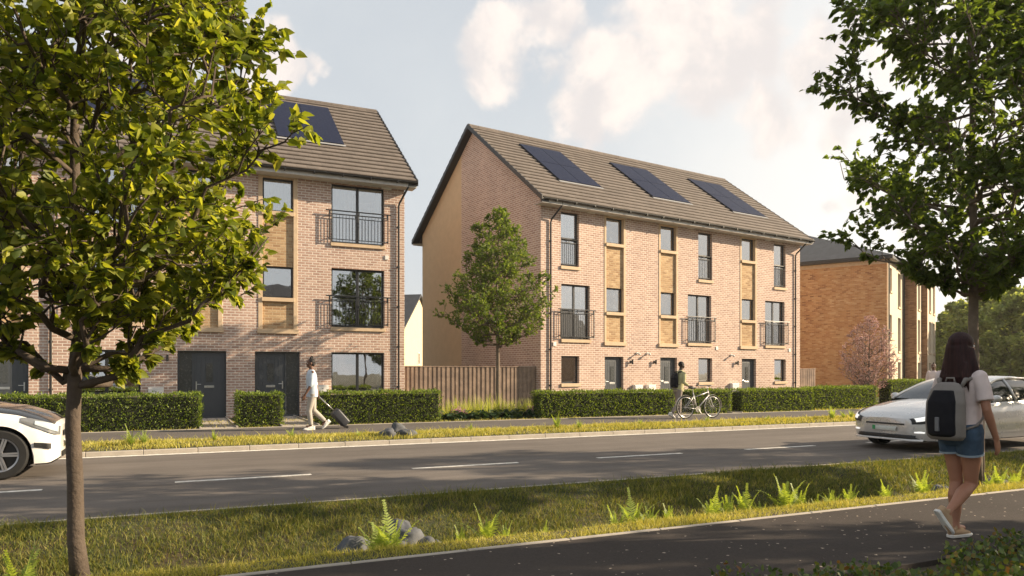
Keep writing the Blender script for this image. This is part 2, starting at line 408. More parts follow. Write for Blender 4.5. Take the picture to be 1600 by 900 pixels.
def window(parent, x0, x1, z0, z1, panes=1, y=.12, sill=True, cur=None, transom=None, fr=.06, silly=None):
    """frame > pane, curtain, sill"""
    b = MB(); t = .07
    b.box(x0 + .002, x1 - .002, y, y + t, z1 - fr, z1 - .002); b.box(x0 + .002, x1 - .002, y, y + t, z0 + .002, z0 + fr)
    b.box(x0 + .002, x0 + fr, y, y + t, z0 + fr, z1 - fr); b.box(x1 - fr, x1 - .002, y, y + t, z0 + fr, z1 - fr)
    w_ = (x1 - x0) / panes
    for k in range(1, panes): b.box(x0 + k * w_ - .045, x0 + k * w_ + .045, y, y + t, z0 + fr, z1 - fr)
    if transom: b.box(x0 + fr, x1 - fr, y + .002, y + t - .002, transom - .035, transom + .035)
    f = b.build('window', M['frame'], parent, bevel=.006)
    for k in range(panes):
        p = MB(); a = x0 + k * w_ + fr * .8; c = x0 + (k + 1) * w_ - fr * .8
        p.box(a, c, y + .028, y + .034, z0 + fr * .8, z1 - fr * .8); p.build('pane', M['glass'], f)
    if sill:
        s_ = MB(); s_.box(x0 - .03, x1 + .03, -.06, .1, z0 - .125, z0 - .002); s_.build('sill', M['stone'], f, bevel=.008)
    if cur:
        for lo, hi, mt in cur: curtain(f, x0, x1, z0 - .02, z1 + .02, y + .22, mt, lo, hi)
    return f
def railing(parent, x0, x1, z0, z1, y, brackets=True, step=.105, over=.12):
    b = MB()
    b.tube([(x0 - over, y, z1), (x1 + over, y, z1)], .021, 8)
    b.box(x0, x1, y - .01, y + .01, z1 - .13, z1 - .105); b.box(x0, x1, y - .01, y + .01, z0 + .045, z0 + .07)
    n = max(2, int((x1 - x0) / step))
    for i in range(n + 1):
        x = x0 + (x1 - x0) * i / n; b.box(x - .006, x + .006, y - .006, y + .006, z0 + .07, z1 - .13)
    for x in (x0 + .02, x1 - .02, (x0 + x1) / 2): b.box(x - .012, x + .012, y - .012, y + .012, z1 - .11, z1 - .01)
    if brackets:
        for x in (x0 - .01, x1 + .01):
            b.box(x - .015, x + .015, y - .015, y + .015, z0 + .02, z1 - .02)
            for zz in (z0 + .08, z1 - .16): b.box(x - .01, x + .01, y, .0, zz, zz + .03)
    return b.build('railing', M['frame'], parent)
def door(parent, x0, x1, z1, z0=.1, side=None, hand=1, y=.12, glz='slot'):
    """door leaf with frame; > handle, letter_plate, door_glass, side_light"""
    b = MB(); t = .07; fr = .05
    b.box(x0 + .002, x1 - .002, y, y + t, z1 - fr, z1 - .002); b.box(x0 + .002, x0 + fr, y, y + t, z0, z1 - fr); b.box(x1 - fr, x1 - .002, y, y + t, z0, z1 - fr)
    b.box(x0 + fr, x1 - fr, y, y + t, z0, z0 + .045)
    d0, d1 = x0 + fr, x1 - fr
    if side:
        if side < 0: d0 = x0 + (x1 - x0) * .33; s0, s1 = x0 + fr, d0 - .05; b.box(d0 - .05, d0, y, y + t, z0 + .045, z1 - fr)
        else: d1 = x1 - (x1 - x0) * .33; s0, s1 = d1 + .05, x1 - fr; b.box(d1, d1 + .05, y, y + t, z0 + .045, z1 - fr)
    f = b.build('door', M['door'], parent, bevel=.005)
    l = MB(); l.box(d0 + .004, d1 - .004, y + .02, y + .055, z0 + .05, z1 - fr - .004)
    n = 6; w_ = (d1 - d0 - .16) / n
    for k in range(n): l.box(d0 + .08 + k * w_ + .004, d0 + .08 + (k + 1) * w_ - .004, y + .014, y + .0195, z0 + .2, z1 - .18)
    l.build('door_leaf', M['door'], f, bevel=.003)
    cx = (d0 + d1) / 2
    g = MB()
    if glz == 'slot': g.box(cx - .095, cx + .095, y + .004, y + .0135, z1 - .95 + .0, z1 - .38)
    g.build('door_glass', M['fglass'], f)
    h = MB(); hx = d1 - .07 if hand > 0 else d0 + .07
    h.box(hx - .016, hx + .016, y + .0, y + .012, z0 + .88, z0 + 1.13); h.tube([(hx, y, z0 + 1.04), (hx, y - .045, z0 + 1.04)], .009, 8)
    h.tube([(hx, y - .045, z0 + 1.04), (hx - .13 * hand, y - .045, z0 + 1.04)], .01, 8); h.build('handle', M['metal'], f)
    q = MB(); q.box(cx - .14, cx + .14, y + .002, y + .0135, z0 + .93, z0 + 1.0); q.build('letter_plate', M['metal'], f, bevel=.004)
    if side:
        q = MB(); q.box(s0, s1, y + .03, y + .04, z0 + .045, z1 - fr); q.build('side_light', M['fglass'], f)
    return f
def surround(root, x0, x1, ztop, base, wins, sp=.10):
    """cast stone frame round stacked windows and buff brick panels"""
    b = MB()
    b.box(x0, x0 + sp, -.018, .3, base, ztop); b.box(x1 - sp, x1, -.018, .3, base, ztop)
    b.box(x0 + sp, x1 - sp, -.015, .3, wins[0][1], ztop)
    b.box(x0 - .03, x1 + .03, -.075, .2, base - .14, base)
    b.build('stone_surround', M['stone'], root, bevel=.006)
    z = base
    for (w0, w1) in sorted(wins):
        p = MB(); p.box(x0 + sp + .002, x1 - sp - .002, .055, .3, z, w0 - .13); z = w1
        p.build('brick_panel', M['buff'], root)
def roof(root, x0, x1, ov=.3, dep=DEP, ev=EV, pitch=PITCH, mat='tile', front=.52):
    """stepped tile courses both sides; > ridge, verge, soffit"""
    half = dep / 2; run = half + front; n = 20; dy = run / n; b = MB()
    for sgn in (1, -1):
        pr = []
        for i in range(n):
            ya = -front + i * dy; yb = ya + dy; za = ev + ya * pitch; zb = ev + yb * pitch
            pr += [(ya + .075, za - .02), (ya + .075, za + .035), (ya, za + .022), (ya, za + .056), (yb + .074, zb + .036)]
        pr[-1] = (half, ev + half * pitch + .02)
        pr2 = [(half, ev + half * pitch - .09), (-front, ev - front * pitch - .06)]
        P_ = pr + pr2
        if sgn < 0: P_ = [(dep - y, z) for y, z in P_][::-1]
        b.extrude(P_, x0 - ov, x1 + ov)
    r = b.build('roof', M[mat], root)
    rb = MB(); zt = ev + half * pitch; x = x0 - ov
    while x < x1 + ov - .01:
        e = min(x + .44, x1 + ov)
        rb.extrude([(half - .16, zt - .07), (half - .11, zt + .02), (half, zt + .065), (half + .11, zt + .02), (half + .16, zt - .07)], x, e - .01); x += .44
    rb.build('ridge_tiles', M[mat], r)
    for xe, d in ((x0 - ov, -1), (x1 + ov, 1)):
        v = MB()
        for sgn in (1, -1):
            n2 = 20
            for i in range(n2):
                ya = -front + i * dy; yb = ya + dy; za = ev + ya * pitch; zb = ev + yb * pitch
                yy = [ya - .01, ya - .01, yb, yb]; zz = [za - .15, za + .06, zb + .035, zb - .15]
                if sgn < 0: yy = [dep - q for q in yy]
                xa = xe + d * .003; xb2 = xe + d * .045
                vs = [(xa, yy[k], zz[k]) for k in range(4)] + [(xb2, yy[k], zz[k]) for k in range(4)]
                v.add(vs, [(0, 1, 2, 3), (7, 6, 5, 4), (0, 4, 5, 1), (1, 5, 6, 2), (2, 6, 7, 3), (3, 7, 4, 0)])
        v.build('verge', M['black'], r)
    for xe, d in ((x0 - ov, 1), (x1 + ov, -1)):
        s_ = MB()
        for sgn in (1, -1):
            q = [(-front, ev - front * pitch - .16), (half, ev + half * pitch - .16), (half, ev + half * pitch - .10), (-front, ev - front * pitch - .065)]
            if sgn < 0: q = [(dep - y, z) for y, z in q][::-1]
            s_.extrude(q, xe, xe + d * (ov - .002))
        s_.build('soffit', M['black'], r)
    for yy, sg in ((-front, 1), (dep + front, -1)):
        fa = MB(); z = ev - front * pitch
        fa.box(x0 - ov, x1 + ov, yy + .03 * sg, yy + .055 * sg, z - .20, z - .062)
        fa.box(x0 - ov, x1 + ov, yy + .055 * sg, yy + (front + .02) * sg, z - .20, z - .185)
        fa.build('fascia', M['fascia'], r)
        g = MB(); pts = []
        for k in range(9):
            a = math.pi * k / 8; pts.append((yy - sg * .045 + sg * .062 * math.cos(a), z - .035 - .062 * math.sin(a)))
        inner = [(y * 1.0, q + .006) for y, q in pts]
        g.extrude(pts + inner[::-1], x0 - ov - .01, x1 + ov + .01)
        x = x0 + .3
        while x < x1:
            g.box(x - .015, x + .015, yy - sg * .112, yy + sg * .03, z - .115, z - .03); x += .9
        g.build('gutter', M['black'], r)
    return r
def downpipe(root, x, z1=7.72, z0=.1, y=-.055):
    b = MB(); r_ = .034
    b.tube([(x + .22, -.46, z1 + .15), (x + .22, -.46, z1 - .02), (x + .17, -.40, z1 - .12), (x + .03, y - .02, z1 - .48), (x, y, z1 - .6), (x, y, z0)], r_, 10)
    for z in np.arange(z0 + .9, z1 - .5, 1.35): b.tube([(x, y, z), (x, y, z + .05)], r_ + .012, 10); b.box(x - .05, x + .05, y, -.001, z + .01, z + .04)
    b.build('downpipe', M['black'], root, smooth=True, auto=40)
def solar(root, x0, x1, ya, yb, cols=2, rows=2, ev=EV, pitch=PITCH):
    f = MB(); g = MB()
    L = math.sqrt(1 + pitch ** 2); nx, nz = -pitch / L, 1 / L
    def bx(mb, xa, xb, y0, y1, h0, h1):
        c = []
        for h in (h0, h1):
            for x, y in ((xa, y0), (xb, y0), (xb, y1), (xa, y1)): c.append((x, y + nx * h, ev + y * pitch + nz * h))
        mb.add(c, [(0, 3, 2, 1), (4, 5, 6, 7), (0, 1, 5, 4), (1, 2, 6, 5), (2, 3, 7, 6), (3, 0, 4, 7)])
    bx(f, x0, x1, ya, yb, .0, .068)
    fo = f.build('solar_panel', M['black'], root)
    cw = (x1 - x0) / cols; rw = (yb - ya) / rows
    for i in range(cols):
        for k in range(rows):
            g = MB(); bx(g, x0 + i * cw + .012, x0 + (i + 1) * cw - .012, ya + k * rw + .01, ya + (k + 1) * rw - .01, .07, .085)
            g.build('solar_module', M['solar'], fo)
    q = MB(); bx(q, x0 - .04, x1 + .04, ya - .10, ya - .003, .045, .062); q.build('flashing', M['lead'], fo)
def lamp_black(root, x, z, y=-.11):
    b = MB(); b.tube([(x, y, z - .1), (x, y, z + .1)], .035, 14); b.box(x - .02, x + .02, y, 0, z - .03, z + .03); b.box(x - .035, x + .035, -.015, -.001, z - .06, z + .06)
    b.build('wall_lamp', M['black'], root, smooth=True, auto=40)
def sensor(root, x, z):
    b = MB(); b.tube([(x, 0, z), (x, -.05, z)], .05, 14); b.tube([(x, -.05, z), (x - .02, -.15, z - .03)], .025, 10); b.ball((x - .03, -.18, z - .04), (.055, .06, .05), 12)
    b.build('outdoor_lamp', M['white'], root, smooth=True, auto=50)
def vent(root, x0, x1, z0, z1):
    b = MB(); b.box(x0, x1, -.09, -.001, z0, z1)
    n = 4
    for k in range(n): b.box(x0 + .02, x1 - .02, -.1, -.0905, z0 + .02 + (z1 - z0 - .04) * k / n, z0 + .02 + (z1 - z0 - .04) * (k + .6) / n)
    b.build('vent', M['white'], root, bevel=.004)
def meter(root, x0, x1, z0, z1, text=True):
    b = MB(); b.box(x0, x1, -.16, -.001, z0, z1); b.box(x0 + .02, x1 - .02, -.168, -.161, z0 + .02, z1 - .03)
    o = b.build('meter_box', M['white'], root, bevel=.006)
    k = MB(); k.tube([((x0 + x1) / 2, -.166, z1 - .12), ((x0 + x1) / 2, -.175, z1 - .12)], .015, 8); k.build('lock', M['black'], o)
def shell(root, x0, x1, left, right, dep=DEP, ev=EV, pitch=PITCH, mat='brick'):
    """gable walls, back wall and floors of a block; left/right are lists of (y0, y1, material)"""
    half = dep / 2
    zt = lambda y: ev - .1 + pitch * (y if y < half else dep - y)
    for x, spec in ((x0, left), (x1, right)):
        for y0, y1, mt in spec:
            b = MB(); ys = [y0] + ([half] if y0 < half < y1 else []) + [y1]
            for xx, fl in ((x, 0), (x + (.25 if x == x0 else -.25), 1)):
                pts = [(xx, y0, -.3), (xx, y1, -.3)] + [(xx, q, zt(q)) for q in ys[::-1]]
                b.poly(pts)
            b.build('gable_wall', M[mt], root)
    b = MB(); b.box(x0 + .26, x1 - .26, dep - .25, dep, -.3, ev - .1); b.build('back_wall', M[mat], root)
    b = MB()
    for z in (.09, 2.62, 5.34): b.box(x0 + .26, x1 - .26, .31, dep - .26, z - .2, z)
    b.box(x0 + .26, x1 - .26, .31, dep - .26, 7.95, 8.1)
    b.box(x0 + .26, x1 - .26, 3.6, 3.7, .1, 7.95)
    b.build('floor_slabs', M['room'], root)
C1, C2 = M['curtain'], M['curtain2']
# ---- middle block of three town houses ----
th = R(8.4); mid = thing('town_house_block', 'pink brick three storey terrace with three slim grey front doors in mid view', 'terrace', (12.347, 24.17, 0), th)
Lm = 15.52
tall = [(.93, 1.80), (8.40, 9.28), (13.53, 14.41)]; sur = [(3.07, 4.18), (6.03, 7.14), (11.12, 12.27)]
fr_ = [(.95, 2.34), (7.75, 9.22), (12.89, 14.33)]; gw = [(.95, 1.82), (8.41, 9.28), (13.57, 14.43)]; dr = [(3.10, 4.08), (6.12, 7.10), (11.25, 12.24)]
ops = [(a, c, 5.55, 7.61) for a, c in tall] + [(a, c, 2.56 + .01, 7.86) for a, c in sur] + [(a, c, 2.77, 4.87) for a, c in fr_] + [(a, c, 1.08, 2.13) for a, c in gw] + [(a, c, .1, 2.13) for a, c in dr]
b = MB(); wall_openings(b, Lm, 8.15, ops); b.build('front_wall', M['brick'], mid)
shell(mid, 0, Lm, [(0, 6.02, 'brick'), (6.02, DEP, 'render')], [(0, 6.02, 'brick'), (6.02, DEP, 'render')])
roof(mid, 0, Lm, ov=.28)
cl = [[(0, 1, C1)], [(0, 1, C2)], [(0, 1, C1)]]
for k in range(3):
    a, c = tall[k]; window(mid, a, c, 5.55, 7.61, y=.12, transom=6.62, cur=cl[k]); railing(mid, a + .03, c - .03, 5.58, 6.58, .06, False, .1, 0.0)
    a, c = sur[k]; surround(mid, a, c, 7.86, 2.71, [(6.63, 7.65), (3.9, 4.87)])
    window(mid, a + .10, c - .10, 6.63, 7.65, cur=[(0, 1, C1)] if k != 1 else [(0, .3, C1), (.7, 1, C1)])
    window(mid, a + .10, c - .10, 3.90, 4.87, cur=[(0, 1, [C1, C2, C2][k])])
    a, c = fr_[k]; window(mid, a, c, 2.77, 4.87, panes=2, cur=[(0, .4, C2), (.8, 1, C2)] if k == 0 else [(.05, .95, C2)]); railing(mid, a - .10, c + .10, 2.80, 3.9, -.12, True)
    a, c = gw[k]; window(mid, a, c, 1.08, 2.13, cur=[(0, .25, C2), (.8, 1, C2)])
    a, c = dr[k]; door(mid, a, c, 2.13, hand=-1)
downpipe(mid, .42); downpipe(mid, 15.1)
for x0, x1 in ((2.18, 2.54), (7.73, 8.08), (12.88, 13.24)): vent(mid, x0, x1, 7.68, 7.88)
for x0 in (.56, 9.5, 14.62): b = MB(); b.box(x0, x0 + .14, -.03, -.001, 2.5, 2.64); b.build('air_brick', M['white'], mid, bevel=.004)
for x in (4.80, 5.37, 10.51): sensor(mid, x, 2.28)
for x in (4.47, 5.77, 10.86): lamp_black(mid, x, 1.93)
for x0, x1, z1 in ((4.57, 4.99, 1.0), (5.30, 5.72, 1.0), (10.42, 10.88, 1.02)): meter(mid, x0, x1, .25, z1)
for xa, xb in ((1.58, 3.76), (6.63, 8.98), (11.78, 14.22)):
    solar(mid, xa, xb, .98, 3.86)
# ---- left block ----
left = thing('town_house_block', 'pink brick three storey terrace on the left, partly hidden by the big near tree', 'terrace', (7.10, 24.1, 0), 0)
Ll = 25.0
dW = [(-2.46, -.70), (-9.78, -8.02), (-14.2, -12.45)]; sL = [(-4.73, -3.53), (-6.97, -5.77)]; dL = [(-4.83, -3.46, 1, 1), (-7.03, -5.66, -1, -1), (-12.0, -10.8, 0, 1), (-16.4, -15.2, 0, 1)]
ops = []
for a, c in dW: ops += [(a, c, 5.76, 7.68), (a, c, 2.99, 4.92), (a, c, .86, 2.16)]
for a, c in sL: ops.append((a, c, 2.73, 7.82))
for q in dL: ops.append((q[0], q[1], .1, 2.16))
sL2 = [(-11.9, -10.85)]
for a, c in sL2: ops.append((a, c, 2.73, 7.82))
b = MB(); wall_openings(b, Ll, 8.15, ops, x0=-Ll); b.build('front_wall', M['brick'], left)
shell(left, -Ll, 0, [(0, 6.02, 'brick'), (6.02, DEP, 'render')], [(0, 6.02, 'brick'), (6.02, DEP, 'render')])
roof(left, -Ll, 0, ov=.28)
for a, c in dW:
    window(left, a, c, 5.76, 7.68, 2, cur=[(0, .45, C1), (.86, 1, C1)]); railing(left, a - .08, c + .08, 5.79, 6.78, -.12)
    window(left, a, c, 2.99, 4.92, 2, cur=[(.0, .08, C1), (.66, 1, C2)]); railing(left, a - .08, c + .08, 3.02, 4.0, -.12)
    window(left, a, c, .86, 2.16, 2, cur=[(0, .12, C1), (.85, 1, C1)])
for a, c in sL + sL2:
    surround(left, a, c, 7.82, 2.87, [(6.6, 7.66), (3.87, 4.87)], .13)
    window(left, a + .13, c - .13, 6.6, 7.66, cur=[(0, 1, C1)]); window(left, a + .13, c - .13, 3.87, 4.87, cur=[(0, .35, C1)])
for a, c, s_, h in dL: door(left, a, c, 2.16, side=s_, hand=h)
downpipe(left, -.22); downpipe(left, -10.27)
vent(left, -.80, -.47, 7.66, 7.86)
b = MB(); b.box(-.68, -.56, -.03, -.001, 5.3, 5.44); b.build('air_brick', M['white'], left, bevel=.004)
lamp_black(left, -7.30, 1.93); lamp_black(left, -3.1, 1.93)
meter(left, -7.82, -7.40, .35, 1.06); meter(left, -2.95, -2.58, .35, 1.1)
solar(left, -3.97, -1.75, 1.40, 4.36, 2, 1); solar(left, -9.6, -7.4, 1.40, 4.36, 2, 1)
# ---------------- brown block on the right ----------------
thb = R(29.2); brn = thing('apartment_block', 'orange brown brick block with grey hipped roof and stepped cream fronted bays at the right', 'building', (36.6, 28.6, 0), thb)
M['brown'] = brickmat('brown_brick', [(0, (.17, .085, .045)), (.5, (.27, .15, .08)), (1, (.36, .21, .12))], (.3, .2, .13), rh=.08)
secs = [(0, 6.1, 0.0), (6.1, 8.2, -.75), (8.2, 12.6, -1.1)]      # front steps (x0, x1, y)
Hb = 8.0
b = MB(); b.box(0, .25, .0, 12, -.3, Hb); b.build('side_wall', M['orange'], brn)
b = MB(); b.box(12.35, 12.6, -1.09, 12, -.3, Hb); b.box(.25, 12.35, 11.75, 12, -.3, Hb); b.build('back_wall', M['orange'], brn)
winb = [[(1.0, 1.7, 0), (3.9, 5.0, 1)], [(.45, 1.5, 1)], [(.8, 1.9, 1), (2.9, 4.0, 1)]]
for (a, c, y), ws in zip(secs, winb):
    ops = []
    for x0, x1, tall_ in ws:
        for fl in range(3):
            z1 = 2.13 + 2.72 * fl; z0 = z1 - (2.05 if tall_ else 1.35)
            if fl == 0 and tall_: z0 = z1 - 2.03
            ops.append((x0, x1, z0, z1))
    b = MB(); wall_openings(b, c - a - .004, Hb, ops, y=0)
    o = b.build('front_wall', M['creamw'], brn); o.location = (a + .002, y, 0)
    for x0, x1, z0, z1 in ops: window(brn, a + x0, a + x1, z0, z1, y=y + .14, sill=False).name = 'window'
    for x0, x1, z0, z1 in ops:
        q = MB(); q.box(a + x0 - .03, a + x1 + .03, y - .06, y + .1, z0 - .12, z0 - .002); q.build('sill', M['stone'], brn)
for x, y0, y1 in ((6.1, -.75, 0), (8.2, -1.1, -.75)):
    b = MB(); b.box(x, x + .2, y0 + .003, y1 + .3, -.3, Hb); b.build('bay_side_wall', M['brown'], brn)
b = MB(); b.box(.26, 12.3, .5, 11.7, 2.4, 2.6); b.box(.26, 12.3, .5, 11.7, 5.1, 5.3); b.box(.26, 12.3, .5, 11.7, 7.8, 7.95); b.box(.26, 12.3, 3, 3.1, .1, 7.8); b.build('floor_slabs', M['room'], brn)
# hipped roof with stepped eaves
b = MB(); ov = .35; ze = Hb + .12; zr = Hb + 2.9
A = (-ov, -ov, ze); B_ = (12.95, -1.45, ze); C_ = (12.95, 12.35, ze); D_ = (-ov, 12.35, ze); r1 = (6.2, 6.0, zr); r2 = (6.6, 6.0, zr)
b.poly([A, B_, r2, r1]); b.poly([B_, C_, r2]); b.poly([C_, D_, r1, r2]); b.poly([D_, A, r1])
rr = b.build('roof', M['slate'], brn)
b = MB()
b.box(-ov, 0, -ov, 12.35, ze - .2, ze - .02); b.box(0, 6.1, -ov, 0, ze - .2, ze - .021); b.box(5.9, 8.2, -1.1, -.75, ze - .2, ze - .022); b.box(8.0, 12.95, -1.45, -1.1, ze - .2, ze - .023); b.box(12.6, 12.95, -1.1, 12.35, ze - .2, ze - .02)
b.build('fascia', M['black'], rr)
b = MB(); b.box(-.03, 0, 0, 12, Hb - .32, Hb - .09); b.build('eaves_band', M['stone'], brn)
b = MB(); b.tube([(.35, -.06, Hb - .1), (.35, -.06, .1)], .04, 8); b.build('downpipe', M['black'], brn)
b = MB(); b.tube([(5.9, -.06, Hb - .1), (5.9, -.06, .1)], .04, 8); b.build('downpipe', M['black'], brn)

# ---------------- small houses beyond ----------------
def house(label, loc, rz, w, d, ev, rise, wall='cream', group=None, win=True):
    h = thing('house', label, 'house', loc, rz, group)
    b = MB()
    b.poly([(0, 0, -.5), (w, 0, -.5), (w, 0, ev), (w / 2, 0, ev + rise), (0, 0, ev)]); b.poly([(0, d, -.5), (0, d, ev), (w / 2, d, ev + rise), (w, d, ev), (w, d, -.5)])
    b.poly([(0, 0, -.5), (0, 0, ev), (0, d, ev), (0, d, -.5)]); b.poly([(w, 0, -.5), (w, d, -.5), (w, d, ev), (w, 0, ev)])
    b.build('wall', M[wall], h)
    r_ = MB(); o = .25; s_ = rise / (w / 2)
    for sg in (1, -1):
        q = [(-.35, ev - .35 * s_), (w / 2, ev + rise), (w / 2, ev + rise + .16), (-.35, ev - .35 * s_ + .16)]
        if sg < 0: q = [(w - x, z) for x, z in q][::-1]
        r_.extrude(q, -o, d + o, axis='y')
    r_.build('roof', M['slate'], h)
    if win:
        b = MB(); b.box(w / 2 - .22, w / 2 + .22, -.04, .03, 2.2, 3.3); f = b.build('window', M['white'], h)
        b = MB(); b.box(w / 2 - .15, w / 2 + .15, -.05, -.041, 2.28, 3.22); b.build('pane', M['fglass'], f)
    return h
q = PY(630, 60)
house('cream rendered gable house with grey roof seen in the gap between the terraces', (q.x, q.y, 0), R(54), 8.2, 9, 5.4, 3.0)
# houses across the road behind the viewer: they show in the window glass
for k, (x, L_) in enumerate([(12, 17), (44, 18), (66, 18)]):
    house(['brown brick house row across the road nearest the viewer', 'brown brick house row across the road, middle one', 'brown brick house row across the road, farthest one'][k], (x, -30, 0), R(90), 9, L_, 6.2, 3.6, 'brown', 'houses across the road', False)

# ---------------- fences ----------------
M['wood'] = pmat('fence_timber', (.33, .24, .18), .85, var=.25, vs=3, alpha_col2=(.22, .16, .125), mixs=2, bump=.3, bs=30)
def fence(label, p0, p1, z1):
    d = Vector((p1[0] - p0[0], p1[1] - p0[1], 0)); L = d.length; rz = math.atan2(d.y, d.x)
    f = thing('timber_fence', label, 'fence', (p0[0], p0[1], 0), rz)
    b = MB(); b2 = MB(); x = 0; i = 0
    while x < L - .02:
        w_ = rg.choice([.085, .095, .105]); w_ = min(w_, L - x); zz = z1 - .03 + rg.uniform(-.006, .006)
        if i % 2 == 0: b.box(x, x + w_ - .004, -.02, .0, .06, zz)
        else: b.box(x - .015, x + w_ + .012, .001, .02, .06, zz)
        x += w_ - .012; i += 1
    b.build('boards', M['wood'], f)
    b = MB(); b.box(0, L, -.035, .035, z1 - .03, z1); b.build('cap_rail', M['wood'], f)
    n = max(1, round(L / 2.4))
    for k in range(n + 1):
        b = MB(); x = L * k / n; b.box(x - .045, x + .045, .025, .11, -.1, z1 + .01); b.build('post', M['wood'], f)
    return f
th_ = th
def ml(x, y): return (12.347 + x * math.cos(th_) - y * math.sin(th_), 24.17 + x * math.sin(th_) + y * math.cos(th_))
fence('long brown board fence between the two pink brick terraces', (7.16, 24.55), ml(-.06, .30), 1.73)
e = ml(15.6, .4); fence('short brown board fence right of the middle terrace', e, (e[0] + 1.7, e[1] + .25), 1.70)

# ---------------- vegetation ----------------
def npmesh(name, V, Fq, mats, parent=None, mi=None, smooth=False):
    """V (n,3), Fq (m,k) equal sized faces"""
    V = np.asarray(V, np.float32); Fq = np.asarray(Fq, np.int32); me = bpy.data.meshes.new(name)
    k = Fq.shape[1]
    me.vertices.add(len(V)); me.vertices.foreach_set('co', V.ravel())
    me.loops.add(Fq.size); me.loops.foreach_set('vertex_index', Fq.ravel())
    me.polygons.add(len(Fq)); me.polygons.foreach_set('loop_start', np.arange(0, Fq.size, k, dtype=np.int32))
    for m_ in (mats if isinstance(mats, (list, tuple)) else [mats]): me.materials.append(m_)
    if mi is not None: me.polygons.foreach_set('material_index', np.asarray(mi, np.int32))
    if smooth: me.polygons.foreach_set('use_smooth', np.ones(len(Fq), bool))
    me.update(calc_edges=True); me.validate()
    return link(bpy.data.objects.new(name, me), parent)
def unit(v): return v / np.maximum(np.linalg.norm(v, axis=1, keepdims=True), 1e-9)
LEAF = np.array([(0, 0, 0), (-.36, .16, .07), (-.34, .58, .08), (0, 1.08, -.06), (.34, .58, .08), (.36, .16, .07)], float)
HEART = np.array([(0, 0, 0), (-.25, -.07, .05), (-.45, .22, .09), (-.29, .66, .07), (0, 1.1, -.07), (.29, .66, .07), (.45, .22, .09), (.25, -.07, .05)], float)
OVAL = np.array([(0, 0, 0), (-.22, .25, .05), (-.24, .65, .05), (0, 1.0, -.04), (.24, .65, .05), (.22, .25, .05)], float)
def leaves(pos, dirs, size, r, shape=LEAF, droop=.35, upb=.6):
    """folded leaves: pos (n,3), dirs = growth direction; returns V, F"""
    n = len(pos); y = unit(dirs + r.normal(0, .45, (n, 3)) + np.array([0, 0, -droop]))
    up = r.normal(0, 1, (n, 3)) * (1 - upb) + np.array([0, 0, upb]); x = unit(np.cross(y, up)); z = np.cross(x, y)
    s = size * r.uniform(.6, 1.2, (n, 1, 1))
    V = pos[:, None, :] + s * (shape[None, :, 0:1] * x[:, None, :] + shape[None, :, 1:2] * y[:, None, :] + shape[None, :, 2:3] * z[:, None, :])
    V = V.reshape(-1, 3)
    if len(shape) == 8:
        b0 = np.arange(n)[:, None] * 8
        return V, np.concatenate([b0 + np.array([[0, 4, 3, 2, 1]]), b0 + np.array([[0, 7, 6, 5, 4]])], 0)
    b0 = np.arange(n)[:, None] * 6
    F = np.concatenate([b0 + np.array([[0, 3, 2, 1]]), b0 + np.array([[0, 5, 4, 3]])], 0)
    return V, F
